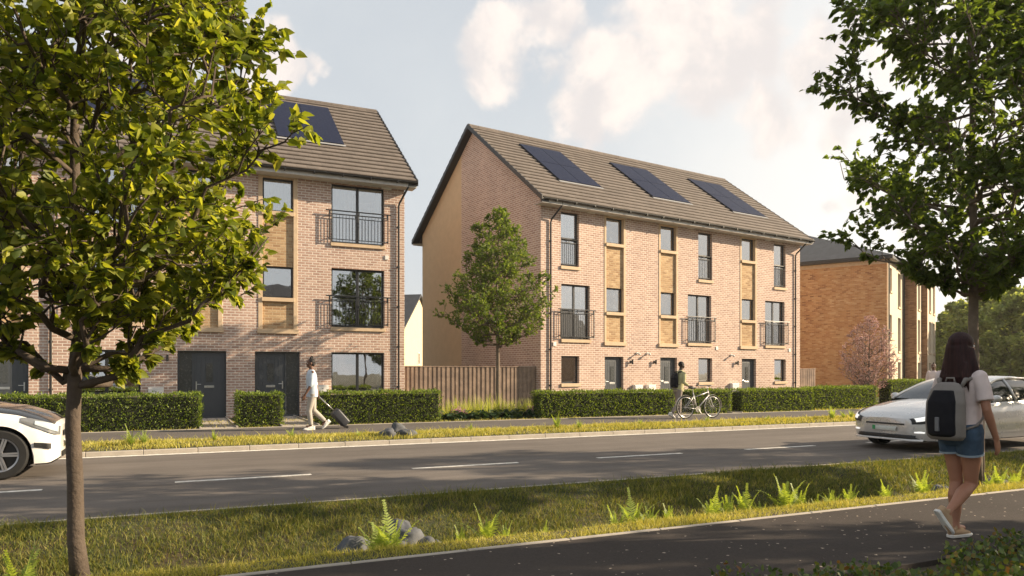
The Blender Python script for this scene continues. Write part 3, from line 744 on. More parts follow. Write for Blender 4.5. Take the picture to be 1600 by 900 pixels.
def make_tree(name, label, loc, env, trunk_h, H, r0, seed, bark, leafm, nprim=26, nsec=8, ntw=5, nlf=8, lsize=.08, shape=LEAF, twl=.3, lean=(0, 0), droop=.35, rise=.55, group=None, fork=None, wob=.02, cat='tree', inner=.15, lump=.24):
    """trunk (with limbs) and crown of single leaves, filling an envelope radius(z)"""
    r = np.random.RandomState(seed); ez = [e_[0] for e_ in env]; er = [e_[1] for e_ in env]
    ph_ = r.uniform(0, 6.28, 5)
    rad0 = lambda z: float(np.interp(z, ez, er))
    def rad(z, a):
        return rad0(z) * (1 + lump * (math.sin(2 * a + z * 2.2 + ph_[0]) * .5 + math.sin(5 * a - z * 3.9 + ph_[1]) * .55 + math.sin(z * 6.3 + 3 * a + ph_[2]) * .55))
    b = MB(); lp = []; ld = []
    # trunk
    n = 14; tp = []; wx = wy = 0
    for i in range(n + 1):
        z = H * i / n; wx += r.normal(0, wob); wy += r.normal(0, wob)
        tp.append(Vector((wx + lean[0] * z, wy + lean[1] * z, z)))
    tr = [max(.008, r0 * (1 - (i / n) ** 1.15 * .93) * (1.22 if i == 0 else 1)) for i in range(n + 1)]
    b.tube(tp, tr, 14)
    def trunk_at(z): 
        f = min(max(z / H * n, 0), n - .001); i = int(f); return tp[i].lerp(tp[i + 1], f - i), tr[i] + (tr[i + 1] - tr[i]) * (f - i)
    def branch(p, tgt, ra, rb, wobb, k=6, up=.0):
        p = Vector(p); tgt = Vector(tgt); L = (tgt - p).length; pts = [p]
        for i in range(1, k + 1):
            f = i / k; q = p.lerp(tgt, f); q.z -= up * L * math.sin(f * math.pi) 
            if i < k: q += Vector(r.normal(0, wobb * L, 3))
            pts.append(q)
        return pts, [ra + (rb - ra) * (i / k) for i in range(k + 1)]
    def at(pts, f):
        g = f * (len(pts) - 1); i = min(int(g), len(pts) - 2); return pts[i].lerp(pts[i + 1], g - i), (pts[i + 1] - pts[i]).normalized()
    def clip(p, d, L):
        q = p + d * L
        for _ in range(6):
            ax = trunk_at(q.z)[0]; rr_ = math.hypot(q.x - ax.x, q.y - ax.y)
            if rr_ <= rad(q.z, math.atan2(q.y - ax.y, q.x - ax.x)) * 1.03 and ez[0] < q.z < ez[-1]: break
            L *= .75; q = p + d * L
        return q, L
    def twigs(pts, cnt, f0, f1, tl):
        for j in range(cnt):
            f = r.uniform(f0, f1); p, t = at(pts, f)
            d = (t * .6 + Vector(unit(r.normal(0, 1, (1, 3)))[0]) * .8 + Vector((0, 0, .15))).normalized()
            q, L = clip(p, d, tl * r.uniform(.5, 1.2))
            b.tube([p, p.lerp(q, .5) + Vector(r.normal(0, .04 * L, 3)), q], [.0045, .0035, .002], 4, cap=False)
            for m_ in range(nlf):
                g = r.uniform(.15, 1.05); lp.append(p.lerp(q, g)); ld.append(d)
    for i in range(nprim):
        f = (i + .5) / nprim
        zt = ez[0] + (ez[-1] - ez[0]) * (f ** .9 * .96 + .02); a = i * 2.399963 + r.uniform(-.35, .35)
        R_ = rad(zt, a) * r.uniform(.8, 1.06); zs = max(trunk_h, min(zt - R_ * rise * r.uniform(.7, 1.3), H * .97))
        p, tr_ = trunk_at(zs); ax = trunk_at(min(zt, H))[0]
        tgt = Vector((ax.x + math.cos(a) * R_, ax.y + math.sin(a) * R_, zt)); L = (tgt - p).length
        ra = min(tr_ * .62, .012 + L * .016)
        pts, rd = branch(p, tgt, ra, .005, .035, 7, .10)
        b.tube(pts, rd, 7)
        ns = max(2, int(nsec * min(1.5, L / 1.2)))
        for j in range(ns):
            f2 = r.uniform(inner, .97); p2, t2 = at(pts, f2)
            sd_ = Vector(unit(r.normal(0, 1, (1, 3)))[0]); sd_ = (sd_ - t2 * sd_.dot(t2)).normalized()
            d = (t2 * r.uniform(.5, .9) + sd_ * r.uniform(.5, .9) + Vector((0, 0, .22))).normalized()
            q, L2 = clip(p2, d, L * .5 * (1.15 - f2 * .7) * r.uniform(.5, 1.1))
            rb_ = min(.010, rd[0] * .55)
            pp, r2_ = branch(p2, q, rb_, .003, .06, 4, .03)
            b.tube(pp, r2_, 5, cap=False); twigs(pp, ntw, .25, 1, twl)
        twigs(pts, ntw, .6, 1, twl)
    ob = thing(name, label, cat, loc, 0, group)
    b.build('trunk', bark, ob, smooth=True)
    lp = np.array([tuple(q) for q in lp]); ld = np.array([tuple(q) for q in ld])
    V, Fc = leaves(lp, ld, lsize, r, shape, droop)
    npmesh('crown', V, Fc, leafm, ob)
    return ob
M['bark'] = pmat('brown_bark', (.085, .064, .048), .92, var=.3, vs=8, alpha_col2=(.075, .055, .04), mixs=5, bump=1.0, bs=35)
M['bark2'] = pmat('grey_bark', (.15, .115, .085), .92, var=.25, vs=10, bump=.6, bs=40)
M['lime'] = leafmat('bright_lime_leaves', [(.05, .08, .016), (.11, .15, .022), (.20, .24, .032), (.30, .33, .05), (.40, .40, .09)], .55)
M['dark'] = leafmat('dark_green_leaves', [(.045, .07, .018), (.075, .115, .028), (.11, .165, .036), (.18, .24, .05)], .5)
M['midl'] = leafmat('mid_green_leaves', [(.06, .10, .024), (.11, .17, .036), (.18, .25, .05), (.27, .33, .08)], .45)
M['pink'] = leafmat('pink_blossom', [(.38, .22, .20), (.48, .32, .29), (.58, .42, .38), (.66, .5, .45)], .35, (1.2, 1, 1))
M['hedge'] = leafmat('hedge_leaves', [(.05, .085, .016), (.09, .14, .022), (.15, .21, .03), (.24, .30, .05)], .38)
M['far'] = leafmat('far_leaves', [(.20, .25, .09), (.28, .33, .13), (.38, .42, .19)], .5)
p = PY(121, 6.0)
make_tree('street_tree', 'big near lime tree with bright green leaves at the left edge', (p.x, 6.0, -.1), [(1.92, .35), (2.12, 1.0), (2.55, 1.42), (3.1, 1.56), (3.8, 1.38), (4.6, 1.2), (5.4, .75), (6.0, .1)], 1.5, 5.7, .058, 5,
          M['bark'], M['lime'], nprim=50, nsec=9, ntw=6, nlf=10, lsize=.070, twl=.28, wob=.02, shape=HEART, lump=.11, droop=.4, rise=.85)
p = PY(1524, 6.45)
rt = make_tree('street_tree', 'tall dark leafed street tree behind the walking woman', (p.x, 6.45, -.05), [(2.6, .3), (3.0, .9), (3.6, 1.65), (4.3, 1.85), (5.2, 1.85), (6.2, 1.6), (7.2, 1.2), (8.2, .15)], 2.6, 7.8, .08, 11,
          M['bark2'], M['dark'], nprim=50, nsec=10, ntw=6, nlf=8, lsize=.086, twl=.3, wob=.02, shape=HEART, lump=.34, lean=(-.012, 0), rise=.45)
p = PY(779, 21.2)
make_tree('street_tree', 'small upright tree in front of the board fence', (p.x, 21.2, .08), [(2.3, .3), (2.7, 1.1), (3.4, 1.75), (4.2, 1.5), (5.1, 1.2), (6.0, .68), (6.7, .1)], 2.3, 6.5, .075, 21,
          M['bark2'], M['midl'], nprim=56, nsec=10, ntw=6, nlf=12, lsize=.075, twl=.24, shape=OVAL, wob=.012, rise=.5, lump=.22)
p = PY(1357, 23.0)
make_tree('blossom_tree', 'small pink blossom tree before the orange brick wall', (p.x, 23.0, .1), [(.6, .3), (1.2, 1.15), (2.0, 1.25), (3.0, .95), (3.7, .35), (4.0, .05)], .5, 3.8, .05, 31,
          M['bark2'], M['pink'], nprim=50, nsec=8, ntw=5, nlf=8, lsize=.055, twl=.28, shape=OVAL, wob=.012, rise=.9)
# street trees outside the picture, placed for their shade on path, verge and road
for k, (x, y, s_, a) in enumerate([(20.9, 6.2, 1.0, 1.2), (13.2, 5.75, .62, .5), (12.6, 1.2, .74, 2.6), (8.2, -1.3, .74, 5.0)]):
    c = copy_tree(rt); c.location = (x, y, .05); c.scale = (s_,) * 3; c.rotation_euler = (0, 0, a)
    c['label'] = ['dark leafed street tree on the verge beyond the right edge', 'small tree added out of view to shade the near verge', 'street tree beside the near path, second from the viewer', 'street tree just behind the viewer on the right'][k]
    c['group'] = 'street trees along the road'
# background trees at the right
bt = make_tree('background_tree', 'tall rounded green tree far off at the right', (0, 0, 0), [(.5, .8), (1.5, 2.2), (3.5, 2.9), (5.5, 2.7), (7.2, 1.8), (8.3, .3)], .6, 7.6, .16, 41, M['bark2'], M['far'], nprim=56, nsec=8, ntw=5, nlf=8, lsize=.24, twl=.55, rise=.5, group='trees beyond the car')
spots = [(1478, 66, .82, 0), (1506, 60, 1.0, 1), (1545, 54, 1.12, 2), (1575, 62, 1.1, 3), (1600, 50, 1.0, 4), (1455, 84, .95, 5), (1525, 84, 1.1, 6), (1650, 56, 1.2, 2.4), (1430, 78, .9, .7)]
names = ['leftmost', 'second', 'third', 'fourth', 'fifth', 'hazy one at the left', 'hazy one in the middle', 'one past the frame edge', 'one tucked behind the block']
for k, (px, dist, s_, a) in enumerate(spots):
    c = bt if k == 0 else copy_tree(bt)
    u = (px - 800) / FPX; yw = R(YAW); c.location = (dist * (math.cos(yw) + math.sin(yw) * u), dist * (math.sin(yw) - math.cos(yw) * u), -.2)
    c.scale = (s_, s_, s_ * .92); c.rotation_euler = (0, 0, a * 1.3)
    c['label'] = 'rounded green tree far off past the car, ' + names[k]; c['group'] = 'trees beyond the car'
# far-off wood along the skyline, read as one mass
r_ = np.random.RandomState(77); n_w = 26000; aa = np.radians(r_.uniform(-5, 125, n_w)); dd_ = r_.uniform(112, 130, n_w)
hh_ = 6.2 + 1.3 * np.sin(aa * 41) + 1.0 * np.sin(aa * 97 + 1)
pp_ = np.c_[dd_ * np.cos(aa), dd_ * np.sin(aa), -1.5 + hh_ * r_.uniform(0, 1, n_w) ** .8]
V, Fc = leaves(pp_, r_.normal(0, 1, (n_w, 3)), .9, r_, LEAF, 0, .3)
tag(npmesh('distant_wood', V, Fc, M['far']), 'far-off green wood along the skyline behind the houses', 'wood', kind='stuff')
# ---- hedges ----
def hedge(label, pxa, pxb, y0=19.78, y1=20.5, h=.86, z0=.09, dens=900, name='clipped_hedge', yy=None):
    xa = PY(pxa, y0).x; xb = PY(pxb, y0).x; r = np.random.RandomState(abs(int(pxa)) + 7)
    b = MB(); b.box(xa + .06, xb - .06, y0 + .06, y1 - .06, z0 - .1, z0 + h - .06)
    t = thing(name, label, 'hedge', ((xa + xb) / 2, (y0 + y1) / 2, 0), 0, 'clipped hedges along the pavement')
    cx, cy = (xa + xb) / 2, (y0 + y1) / 2
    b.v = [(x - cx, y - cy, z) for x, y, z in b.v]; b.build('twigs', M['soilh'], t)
    P_, N_ = [], []
    def face(o, u, v, nrm, area):
        n = int(area * dens); s = r.rand(n, 1); q = r.rand(n, 1)
        P_.append(np.array(o) + s * np.array(u) + q * np.array(v) + np.array(nrm) * (r.normal(-.025, .028, (n, 1)) + (r.rand(n, 1) < .02) * r.uniform(0, .07, (n, 1)))); N_.append(np.tile(np.array(nrm, float), (n, 1)))
    L = xb - xa; Wd = y1 - y0
    face((xa, y0, z0), (L, 0, 0), (0, 0, h), (0, -1, 0), L * h); face((xa, y0, z0 + h), (L, 0, 0), (0, Wd, 0), (0, 0, 1), L * Wd)
    face((xa, y0, z0), (0, Wd, 0), (0, 0, h), (-1, 0, 0), Wd * h); face((xb, y0, z0), (0, Wd, 0), (0, 0, h), (1, 0, 0), Wd * h); face((xa, y1, z0), (L, 0, 0), (0, 0, h), (0, 1, 0), L * h * .4)
    P_ = np.concatenate(P_); N_ = np.concatenate(N_)
    P_[:, 2] += .018 * np.sin(P_[:, 0] * 5) + .012 * np.sin(P_[:, 0] * 13 + 1)
    V, Fc = leaves(P_ - np.array([cx, cy, 0]), N_ * .8 + np.array([0, 0, .35]), .055, r, OVAL, -.1, .2)
    npmesh('foliage', V, Fc, M['hedge'], t)
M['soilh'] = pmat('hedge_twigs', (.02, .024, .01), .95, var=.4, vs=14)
hedge('long clipped hedge left of the first front door', -260, 314)
hedge('short square clipped hedge between the two grey front doors', 371, 442)
hedge('long clipped hedge right of the man with the suitcase', 499, 689)
hedge('clipped hedge left of the cyclist under the middle terrace', 846, 1056, h=.80)
hedge('short clipped hedge behind the bicycle', 1082, 1144, h=.80)
hedge('clipped hedge under the third front door', 1160, 1272, h=.80)
hedge('clipped hedge in front of the orange brick wall', 1275, 1372, y0=20.2, y1=21.0, h=.84)
hedge('clipped hedge behind the silver car', 1392, 1560, y0=22.6, y1=23.3, h=1.05)
drive(315, 369, 24.0); drive(443, 497, 24.0); drive(1058, 1080, 24.3); drive(1146, 1159, 25.0)
# ---- grass ----
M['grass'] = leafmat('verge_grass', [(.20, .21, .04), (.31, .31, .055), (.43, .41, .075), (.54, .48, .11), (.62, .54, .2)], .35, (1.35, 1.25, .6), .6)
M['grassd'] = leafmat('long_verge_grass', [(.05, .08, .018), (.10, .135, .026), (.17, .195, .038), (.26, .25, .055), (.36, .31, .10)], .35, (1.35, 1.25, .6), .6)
def grass(name, label, x0, x1, y0, y1, dens, hmin, hmax, seed, m, falloff=None, w=.006, patch=.45):
    r = np.random.RandomState(seed); n = int((x1 - x0) * (y1 - y0) * dens)
    x = r.uniform(x0, x1, n); y = r.uniform(y0, y1, n)
    pn = np.sin(x * 2.1 + np.sin(y * 3) * 1.5) * np.sin(y * 4.3 + x * .7) + .5 * np.sin(x * 7.3 + y * 5) * np.sin(y * 9 - x * 3)
    keep = r.rand(n) < (1 - patch * .5) + patch * .5 * pn
    if falloff: keep &= r.rand(n) < np.clip(falloff / np.maximum(np.hypot(x, y), .1), .12, 1)
    x, y, pn = x[keep], y[keep], pn[keep]; n = len(x)
    z = np.interp(y, [q[0] for q in prof], [q[1] for q in prof]) - .03
    h = r.uniform(hmin, hmax, n) * (1 + .2 * pn) * np.where(r.rand(n) < .05, 1.7, 1)
    d = np.hypot(x, y); ww = np.maximum(w, d * .00075) * r.uniform(.7, 1.3, n)
    a = r.uniform(0, 6.283, n); la = r.uniform(0, 6.283, n); ln = r.uniform(.15, .75, n) * h
    wx, wy = np.cos(a) * ww / 2, np.sin(a) * ww / 2; lx, ly = np.cos(la) * ln, np.sin(la) * ln
    V = np.empty((n, 6, 3))
    V[:, 0] = np.c_[x - wx, y - wy, z]; V[:, 1] = np.c_[x + wx, y + wy, z]
    V[:, 2] = np.c_[x + wx * .8 + lx * .3, y + wy * .8 + ly * .3, z + h * .6]; V[:, 3] = np.c_[x - wx * .8 + lx * .3, y - wy * .8 + ly * .3, z + h * .6]
    V[:, 4] = np.c_[x + wx * .1 + lx, y + wy * .1 + ly, z + h * .92]; V[:, 5] = np.c_[x - wx * .1 + lx, y - wy * .1 + ly, z + h * .92]
    b0 = np.arange(n)[:, None] * 6
    Fc = np.concatenate([b0 + np.array([[0, 1, 2, 3]]), b0 + np.array([[3, 2, 4, 5]])], 0)
    o = npmesh(name, V.reshape(-1, 3), Fc, m); tag(o, label, 'grass', kind='stuff'); return o
grass('verge_grass', 'short yellow green grass strip along the near path edge', -3, 24, 5.40, 5.86, 8500, .03, .075, 1, M['grass'], 11, patch=.25)
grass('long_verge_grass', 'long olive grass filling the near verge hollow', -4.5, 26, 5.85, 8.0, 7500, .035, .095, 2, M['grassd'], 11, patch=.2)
grass('far_verge_grass', 'sunlit grass strip between far kerb and pavement', -7, 45, 15.02, 16.64, 1400, .05, .12, 3, M['grass'], 20)
grass('front_lawn_grass', 'short lawn grass before the hedges and fence', -8, 40, 19.5, 22.5, 520, .03, .08, 4, M['grass'], 26)

# ---------------- air ----------------
b = MB(); b.box(-250, 500, -150, 420, -6, 40); hz = b.build('haze', [])
hm = bpy.data.materials.new('haze_air'); hm.use_nodes = True; hn = NT(hm.node_tree); hn.n.clear()
ho = hn.new('ShaderNodeOutputMaterial'); pv = hn.new('ShaderNodeVolumePrincipled'); pv.inputs['Density'].default_value = .0004
pv.inputs['Color'].default_value = (1, .97, .92, 1); pv.inputs['Anisotropy'].default_value = .3; hn.lk(pv.outputs[0], ho.inputs['Volume'])
hz.data.materials.append(hm); hz['kind'] = 'stuff'; hz['label'] = 'thin pale summer haze over the far trees'
# ---------------- ferns, rocks, planting ----------------
M['fern'] = leafmat('fern_fronds', [(.18, .25, .05), (.26, .34, .07), (.36, .42, .11)], .5)
M['blade'] = leafmat('strap_leaves', [(.18, .25, .04), (.32, .38, .07), (.46, .50, .13), (.56, .56, .22)], .45)
M['hosta'] = leafmat('broad_leaves', [(.03, .06, .03), (.05, .09, .045), (.07, .12, .06)], .15)
M['petal'] = leafmat('pink_petals', [(.5, .22, .38), (.62, .34, .5), (.7, .46, .6)], .4, (1.2, 1, 1.1))
M['cover'] = leafmat('ground_cover_leaves', [(.03, .055, .018), (.055, .09, .025), (.085, .13, .035), (.13, .17, .04), (.20, .09, .03)], .3)
def fern_mesh(seed, nf=9, L=.5):
    r = np.random.RandomState(seed); V = []; Fc = []
    def quad(a, b_, c, d): k = len(V); V.extend([a, b_, c, d]); Fc.append((k, k + 1, k + 2, k + 3))
    for i in range(nf):
        a = i * 6.283 / nf + r.uniform(-.4, .4); tilt = r.uniform(.15, .75); l = L * r.uniform(.65, 1.1); out = np.array([math.cos(a), math.sin(a), 0]); side = np.array([-math.sin(a), math.cos(a), 0]); n = 20
        pts = []
        for k in range(n + 1):
            f = k / n; pts.append(out * l * (math.sin(tilt) * f + .30 * tilt * f * f) + np.array([0, 0, 1]) * l * (math.cos(tilt) * f - .38 * tilt * f ** 3))
        for k in range(n):
            quad(pts[k] - side * .003, pts[k] + side * .003, pts[k + 1] + side * .003, pts[k + 1] - side * .003)
            f = (k + .5) / n
            if f < .12: continue
            wl = l * .26 * math.sin(min(1, f * 1.25 + .12) * math.pi * .93) ** .8 * (1 - f * .35)
            if wl < .004: continue
            t = pts[k + 1] - pts[k]; t = t / np.linalg.norm(t)
            for sg in (1, -1):
                d = side * sg + t * .5 + np.array([0, 0, r.uniform(-.25, .1)]); d /= np.linalg.norm(d); hw = l / n * .42
                p0 = pts[k]; quad(p0 - t * hw * .5, p0 + d * wl * .5 - t * hw * .5 , p0 + d * wl, p0 + d * wl * .5 + t * hw)
                quad(p0 - t * hw * .5, p0 + d * wl * .5 + t * hw, p0 + t * hw, p0 + t * hw * .4)
    return V, Fc
FM = []
for k in range(3):
    V, Fc = fern_mesh(50 + k, 8 + k, .5); o = npmesh('fern', V, Fc, M['fern']); FM.append(o)
fs = [(760, 838, .95), (790, 840, .6), (965, 818, .9), (990, 815, 1.05), (1014, 812, .7), (1045, 812, .55), (1112, 806, 1.0), (1138, 803, .9), (1165, 802, .95), (1188, 800, .75),
      (1226, 792, 1.1), (1248, 790, .9), (1275, 790, .7), (1300, 786, .6), (1328, 784, .8), (1385, 776, .7), (1440, 770, .95), (1452, 768, .6), (612, 858, 1.2), (590, 862, .9), (720, 846, .5), (850, 832, .5), (30, 905, 1.1), (1560, 755, .9), (1585, 752, 1.0), (1545, 760, .6),
      (1075, 812, .45), (905, 826, .5)]
def fern_label(px, s_):
    sz = 'tall' if s_ >= 1.05 else 'big' if s_ >= .93 else 'mid sized' if s_ >= .68 else 'small'
    for lim, pl in ((100, 'at the foot of the near left tree'), (600, 'at the left of the verge rock pile'), (650, 'rising in front of the verge rock pile'), (730, 'just right of the verge rock pile'), (775, 'standing alone right of the verge rocks'), (800, 'leaning beside the lone verge fern'), (860, 'low in the verge below the suitcase'), (930, 'in the open verge below the small upright tree'),
                    (975, 'leftmost of the first verge clump'), (1000, 'in the middle of the first verge clump'), (1030, 'at the right of the first verge clump'), (1060, 'just past the first verge clump'), (1090, 'between the first and second verge clumps'), (1120, 'leftmost of the second verge clump'), (1150, 'left of centre in the second verge clump'), (1175, 'right of centre in the second verge clump'), (1200, 'rightmost of the second verge clump'), (1235, 'leftmost of the third verge clump'),
                    (1260, 'in the middle of the third verge clump'), (1290, 'at the right of the third verge clump'), (1315, 'just past the third verge clump'), (1350, 'below the bonnet of the silver car'), (1400, 'below the near corner of the silver car'), (1446, 'just left of the woman and her trailing leg'), (1460, 'close behind the woman and her trailing leg'), (1550, 'at the foot of the right street tree'), (1570, 'left of the blue grey rocks at the right'), (9999, 'right of the blue grey rocks at the right')):
        if px < lim: return sz + ' pale green fern ' + pl
for i, (px, py, s_) in enumerate(fs):
    o = FM[i] if i < 3 else FM[i % 3].copy()
    if i >= 3: link(o, None)
    q = PY(px, 5.88 + .045 * ((i * 7) % 5 - 1)); o.location = (q.x, q.y, GZ(q.y) - .01); o.scale = (s_ * .68, s_ * .68, s_ * .82); o.rotation_euler = (0, 0, i * 1.7)
    tag(o, fern_label(px, s_), 'fern', 'ferns along the near verge')
for i, (px, s_) in enumerate([(205, .9), (225, .6), (335, .5), (455, .6), (905, .55), (870, .9), (1000, .5), (1105, .45), (1300, .9), (1318, .7), (1330, .6), (735, .45), (560, .4), (1200, .4)]):
    o = FM[i % 3].copy(); link(o, None); q = PY(px, 15.5 + .1 * (i % 4)); o.location = (q.x, q.y, GZ(q.y)); o.scale = (s_ * .8, s_ * .8, s_); o.rotation_euler = (0, 0, i)
    tag(o, 'small bright fern tuft in the strip beside the far kerb', 'fern', 'ferns in the far strip')
def rock(label, loc, sx, sy, sz, seed, group='rocks in the verge'):
    r = np.random.RandomState(seed); b = MB(); n = 18; k2 = 11; vs = []
    ph = r.uniform(0, 6, 6)
    for i in range(k2 + 1):
        t = math.pi * i / k2
        for k in range(n):
            a = 2 * math.pi * k / n; d = np.array([math.sin(t) * math.cos(a), math.sin(t) * math.sin(a), math.cos(t)])
            w_ = 1 + .13 * math.sin(3 * d[0] + ph[0]) * math.sin(3.5 * d[1] + ph[1]) + .10 * math.sin(5 * d[2] + 4 * d[0] + ph[2]) + .05 * math.sin(9 * d[1] + 7 * d[2] + ph[3])
            e_ = np.sign(d) * np.abs(d) ** .8 * w_
            vs.append((e_[0] * sx, e_[1] * sy, e_[2] * sz))
    b.add(vs, [(i * n + k, (i + 1) * n + k, (i + 1) * n + (k + 1) % n, i * n + (k + 1) % n) for i in range(k2) for k in range(n)])
    o = b.build('rock', M['rock'], smooth=True); o.location = loc; o.rotation_euler = (r.uniform(-.2, .2), r.uniform(-.2, .2), r.uniform(0, 3)); tag(o, label, 'rock', group)
for i, (px, Y, sx, sz, dz) in enumerate([(550, 6.15, .17, .13, .05), (622, 6.3, .20, .12, .06), (640, 6.2, .14, .10, .16), (618, 6.15, .15, .09, .05), (665, 6.15, .13, .10, .03), (683, 6.1, .06, .05, .02), (628, 6.5, .2, .16, .2), (598, 6.3, .12, .09, .0)]):
    q = PY(px, Y); rock(['rounded grey rock lying apart at the left of the verge pile', 'large grey rock in the middle of the verge pile', 'flat pale rock on top of the verge pile', 'pale rock at the front of the verge pile', 'mossy rock at the right of the verge pile', 'smallest rock at the right end of the verge pile', 'dark pointed rock at the back of the verge pile', 'low rock half behind the fern at the verge pile'][i], (q.x, q.y, GZ(q.y) + dz + .13), sx * .95, sx * .7, sz, 60 + i)
for i, (px, Y, sx, sz, dz) in enumerate([(607, 15.4, .2, .12, .05), (622, 15.5, .16, .16, .12), (638, 15.4, .2, .11, .04)]):
    q = PY(px, Y); rock(['left rock of the small pile by the far kerb', 'top rock of the small pile by the far kerb', 'right rock of the small pile by the far kerb'][i], (q.x, q.y, GZ(q.y) + dz), sx, sx * .8, sz, 80 + i)
for i, (px, Y, sx, sz, dz) in enumerate([(1470, 6.15, .17, .12, .06), (1562, 6.4, .28, .12, .12), (1578, 6.3, .2, .12, .03)]):
    q = PY(px, Y); rock(['pale rock left of the walking woman legs', 'broad blue grey rock right of the walking woman', 'lower blue grey rock right of the walking woman'][i], (q.x, q.y, GZ(q.y) + dz + .1), sx, sx * .7, sz, 90 + i)
# planting in front of the board fence
def tuft_mesh(seed, n=60, h=.55, spread=.22, w=.014):
    r = np.random.RandomState(seed); V = []; Fc = []
    for i in range(n):
        a = r.uniform(0, 6.283); t = r.uniform(0, 1); L = h * r.uniform(.5, 1.1); o = np.array([math.cos(a), math.sin(a), 0]); s_ = np.array([-math.sin(a), math.cos(a), 0]) * w * .5
        p0 = o * spread * .25 * t; pr = None
        for k in range(5):
            f = k / 4; p = p0 + o * spread * (t * f + .9 * t * f * f) + np.array([0, 0, L * (f - .28 * t * f * f)]); ww = s_ * (1 - f * .85)
            k0 = len(V); V.extend([p - ww, p + ww])
            if k: Fc.append((k0 - 2, k0 - 1, k0 + 1, k0))
    return V, Fc
def cluster_mesh(seed, n, rr, h, size, shape):
    r = np.random.RandomState(seed); a = r.uniform(0, 6.283, n); q = np.sqrt(r.uniform(0, 1, n)) * rr
    z = h * (1 - (q / rr) ** 2) * r.uniform(.35, 1, n); P_ = np.c_[q * np.cos(a), q * np.sin(a), z]
    return leaves(P_, np.c_[np.cos(a), np.sin(a), np.full(n, .5)], size, r, shape, .1, .75)
V, Fc = tuft_mesh(5); tf = npmesh('ornamental_grass', V, Fc, M['blade'])
V, Fc = cluster_mesh(6, 60, .28, .26, .17, OVAL * np.array([1.7, 1, 1])); hs = npmesh('broad_leaf_plant', V, Fc, M['hosta'])
V, Fc = cluster_mesh(7, 130, .2, .33, .05, OVAL * np.array([2, 1, 1])); fl = npmesh('pink_flower_plant', V, Fc, M['petal'])
r_ = random.Random(4)
for i in range(22):
    o = tf if i == 0 else tf.copy()
    if i: link(o, None)
    px = 698 + i * 6.6 + r_.uniform(-2, 2); q = PY(px, 20.75 + r_.uniform(-.25, .3)); o.location = (q.x, q.y, .1); o.scale = (1.15, 1.15, r_.uniform(.95, 1.5)); o.rotation_euler = (0, 0, i)
    tag(o, 'tuft of pale green strap leaves in the bed before the board fence', 'plant', 'ornamental grasses before the fence')
for i in range(15):
    o = hs if i == 0 else hs.copy()
    if i: link(o, None)
    q = PY(700 + i * 12.2, 20.35 + r_.uniform(-.1, .15)); o.location = (q.x, q.y, .09); o.rotation_euler = (0, 0, i * 2)
    tag(o, 'low dark broad leafed plant at the front of the fence bed', 'plant', 'broad leafed plants in the fence bed')
for i, px in enumerate([712, 720, 829, 836, 853, 716]):
    o = fl if i == 0 else fl.copy()
    if i: link(o, None)
    q = PY(px, 20.5); o.location = (q.x, q.y, .16 + .0 * i); o.rotation_euler = (0, 0, i)
    tag(o, 'pink flowering plant in the bed before the board fence', 'plant', 'pink flowers in the fence bed')
V, Fc = tuft_mesh(8, 26, .22, .1, .01)
# low ground cover at the bottom right
r2 = np.random.RandomState(9); n = 26000; x = r2.uniform(3.0, 14, n); y = r2.uniform(1.6, 3.9, n)
edge = 3.66 + .16 * np.sin(x * 2.3) + .08 * np.sin(x * 6.1); k = (y < edge); x, y = x[k], y[k]; n = len(x)
P_ = np.c_[x, y, .06 + r2.uniform(0, .12, n) * (1 + .4 * np.sin(x * 5) * np.sin(y * 6))]
V, Fc = leaves(P_, r2.normal(0, 1, (n, 3)) * .6 + np.array([0, 0, .7]), .045, r2, OVAL * np.array([1.4, 1, 1]), 0, .6)
tag(npmesh('ground_cover', V, Fc, M['cover']), 'low creeping plants with some red leaves at the path edge bottom right', 'ground cover', kind='stuff')
# timber stake of the right street tree
b = MB(); q = PY(1537, 6.2); b.tube([(0, 0, -.25), (.005, 0, 1.3)], .012, 8)
o = b.build('tree_stake', M['wood'], None, smooth=True); o.location = (q.x, q.y, 0); tag(o, 'thin pale stake standing by the right street tree behind the woman', 'stake')
# ---------------- cars ----------------
def paint(name, col, rough=.3, metal=.0, coat=1.0):
    return pmat(name, col, rough, metal, var=.02, vs=2, spec=.5, coat=coat, coatr=.03)
M['silver'] = paint('silver_car_paint', (.62, .60, .58), .3, .35)
M['carwhite'] = paint('white_car_paint', (.78, .76, .73), .3)
M['carblack'] = paint('black_car_paint', (.016, .015, .015), .25)
M['carglass'] = pmat('dark_car_glass', (.012, .014, .016), .05, var=.02, spec=.9)
M['tyre'] = pmat('tyre_rubber', (.015, .015, .015), .85, var=.1, vs=30)
M['rim'] = pmat('alloy_rim', (.42, .42, .43), .35, metal=.8)
M['lamp'] = pmat('headlamp_lens', (.80, .82, .84), .12, var=.03, spec=.9, coat=1)
_b = [n for n in M['lamp'].node_tree.nodes if n.type == 'BSDF_PRINCIPLED'][0]; _b.inputs['Emission Color'].default_value = (1, .97, .9, 1); _b.inputs['Emission Strength'].default_value = .35   # driving lamps are lit
M['lampoff'] = pmat('clear_lens', (.45, .50, .52), .1, var=.1, vs=30, spec=.9, coat=1); M['lampdark'] = pmat('grey_lamp_housing', (.16, .165, .17), .2, spec=.8, coat=1)
M['plate'] = pmat('number_plate', (.62, .62, .56), .5)
M['green'] = pmat('plate_green', (.05, .35, .12), .5)
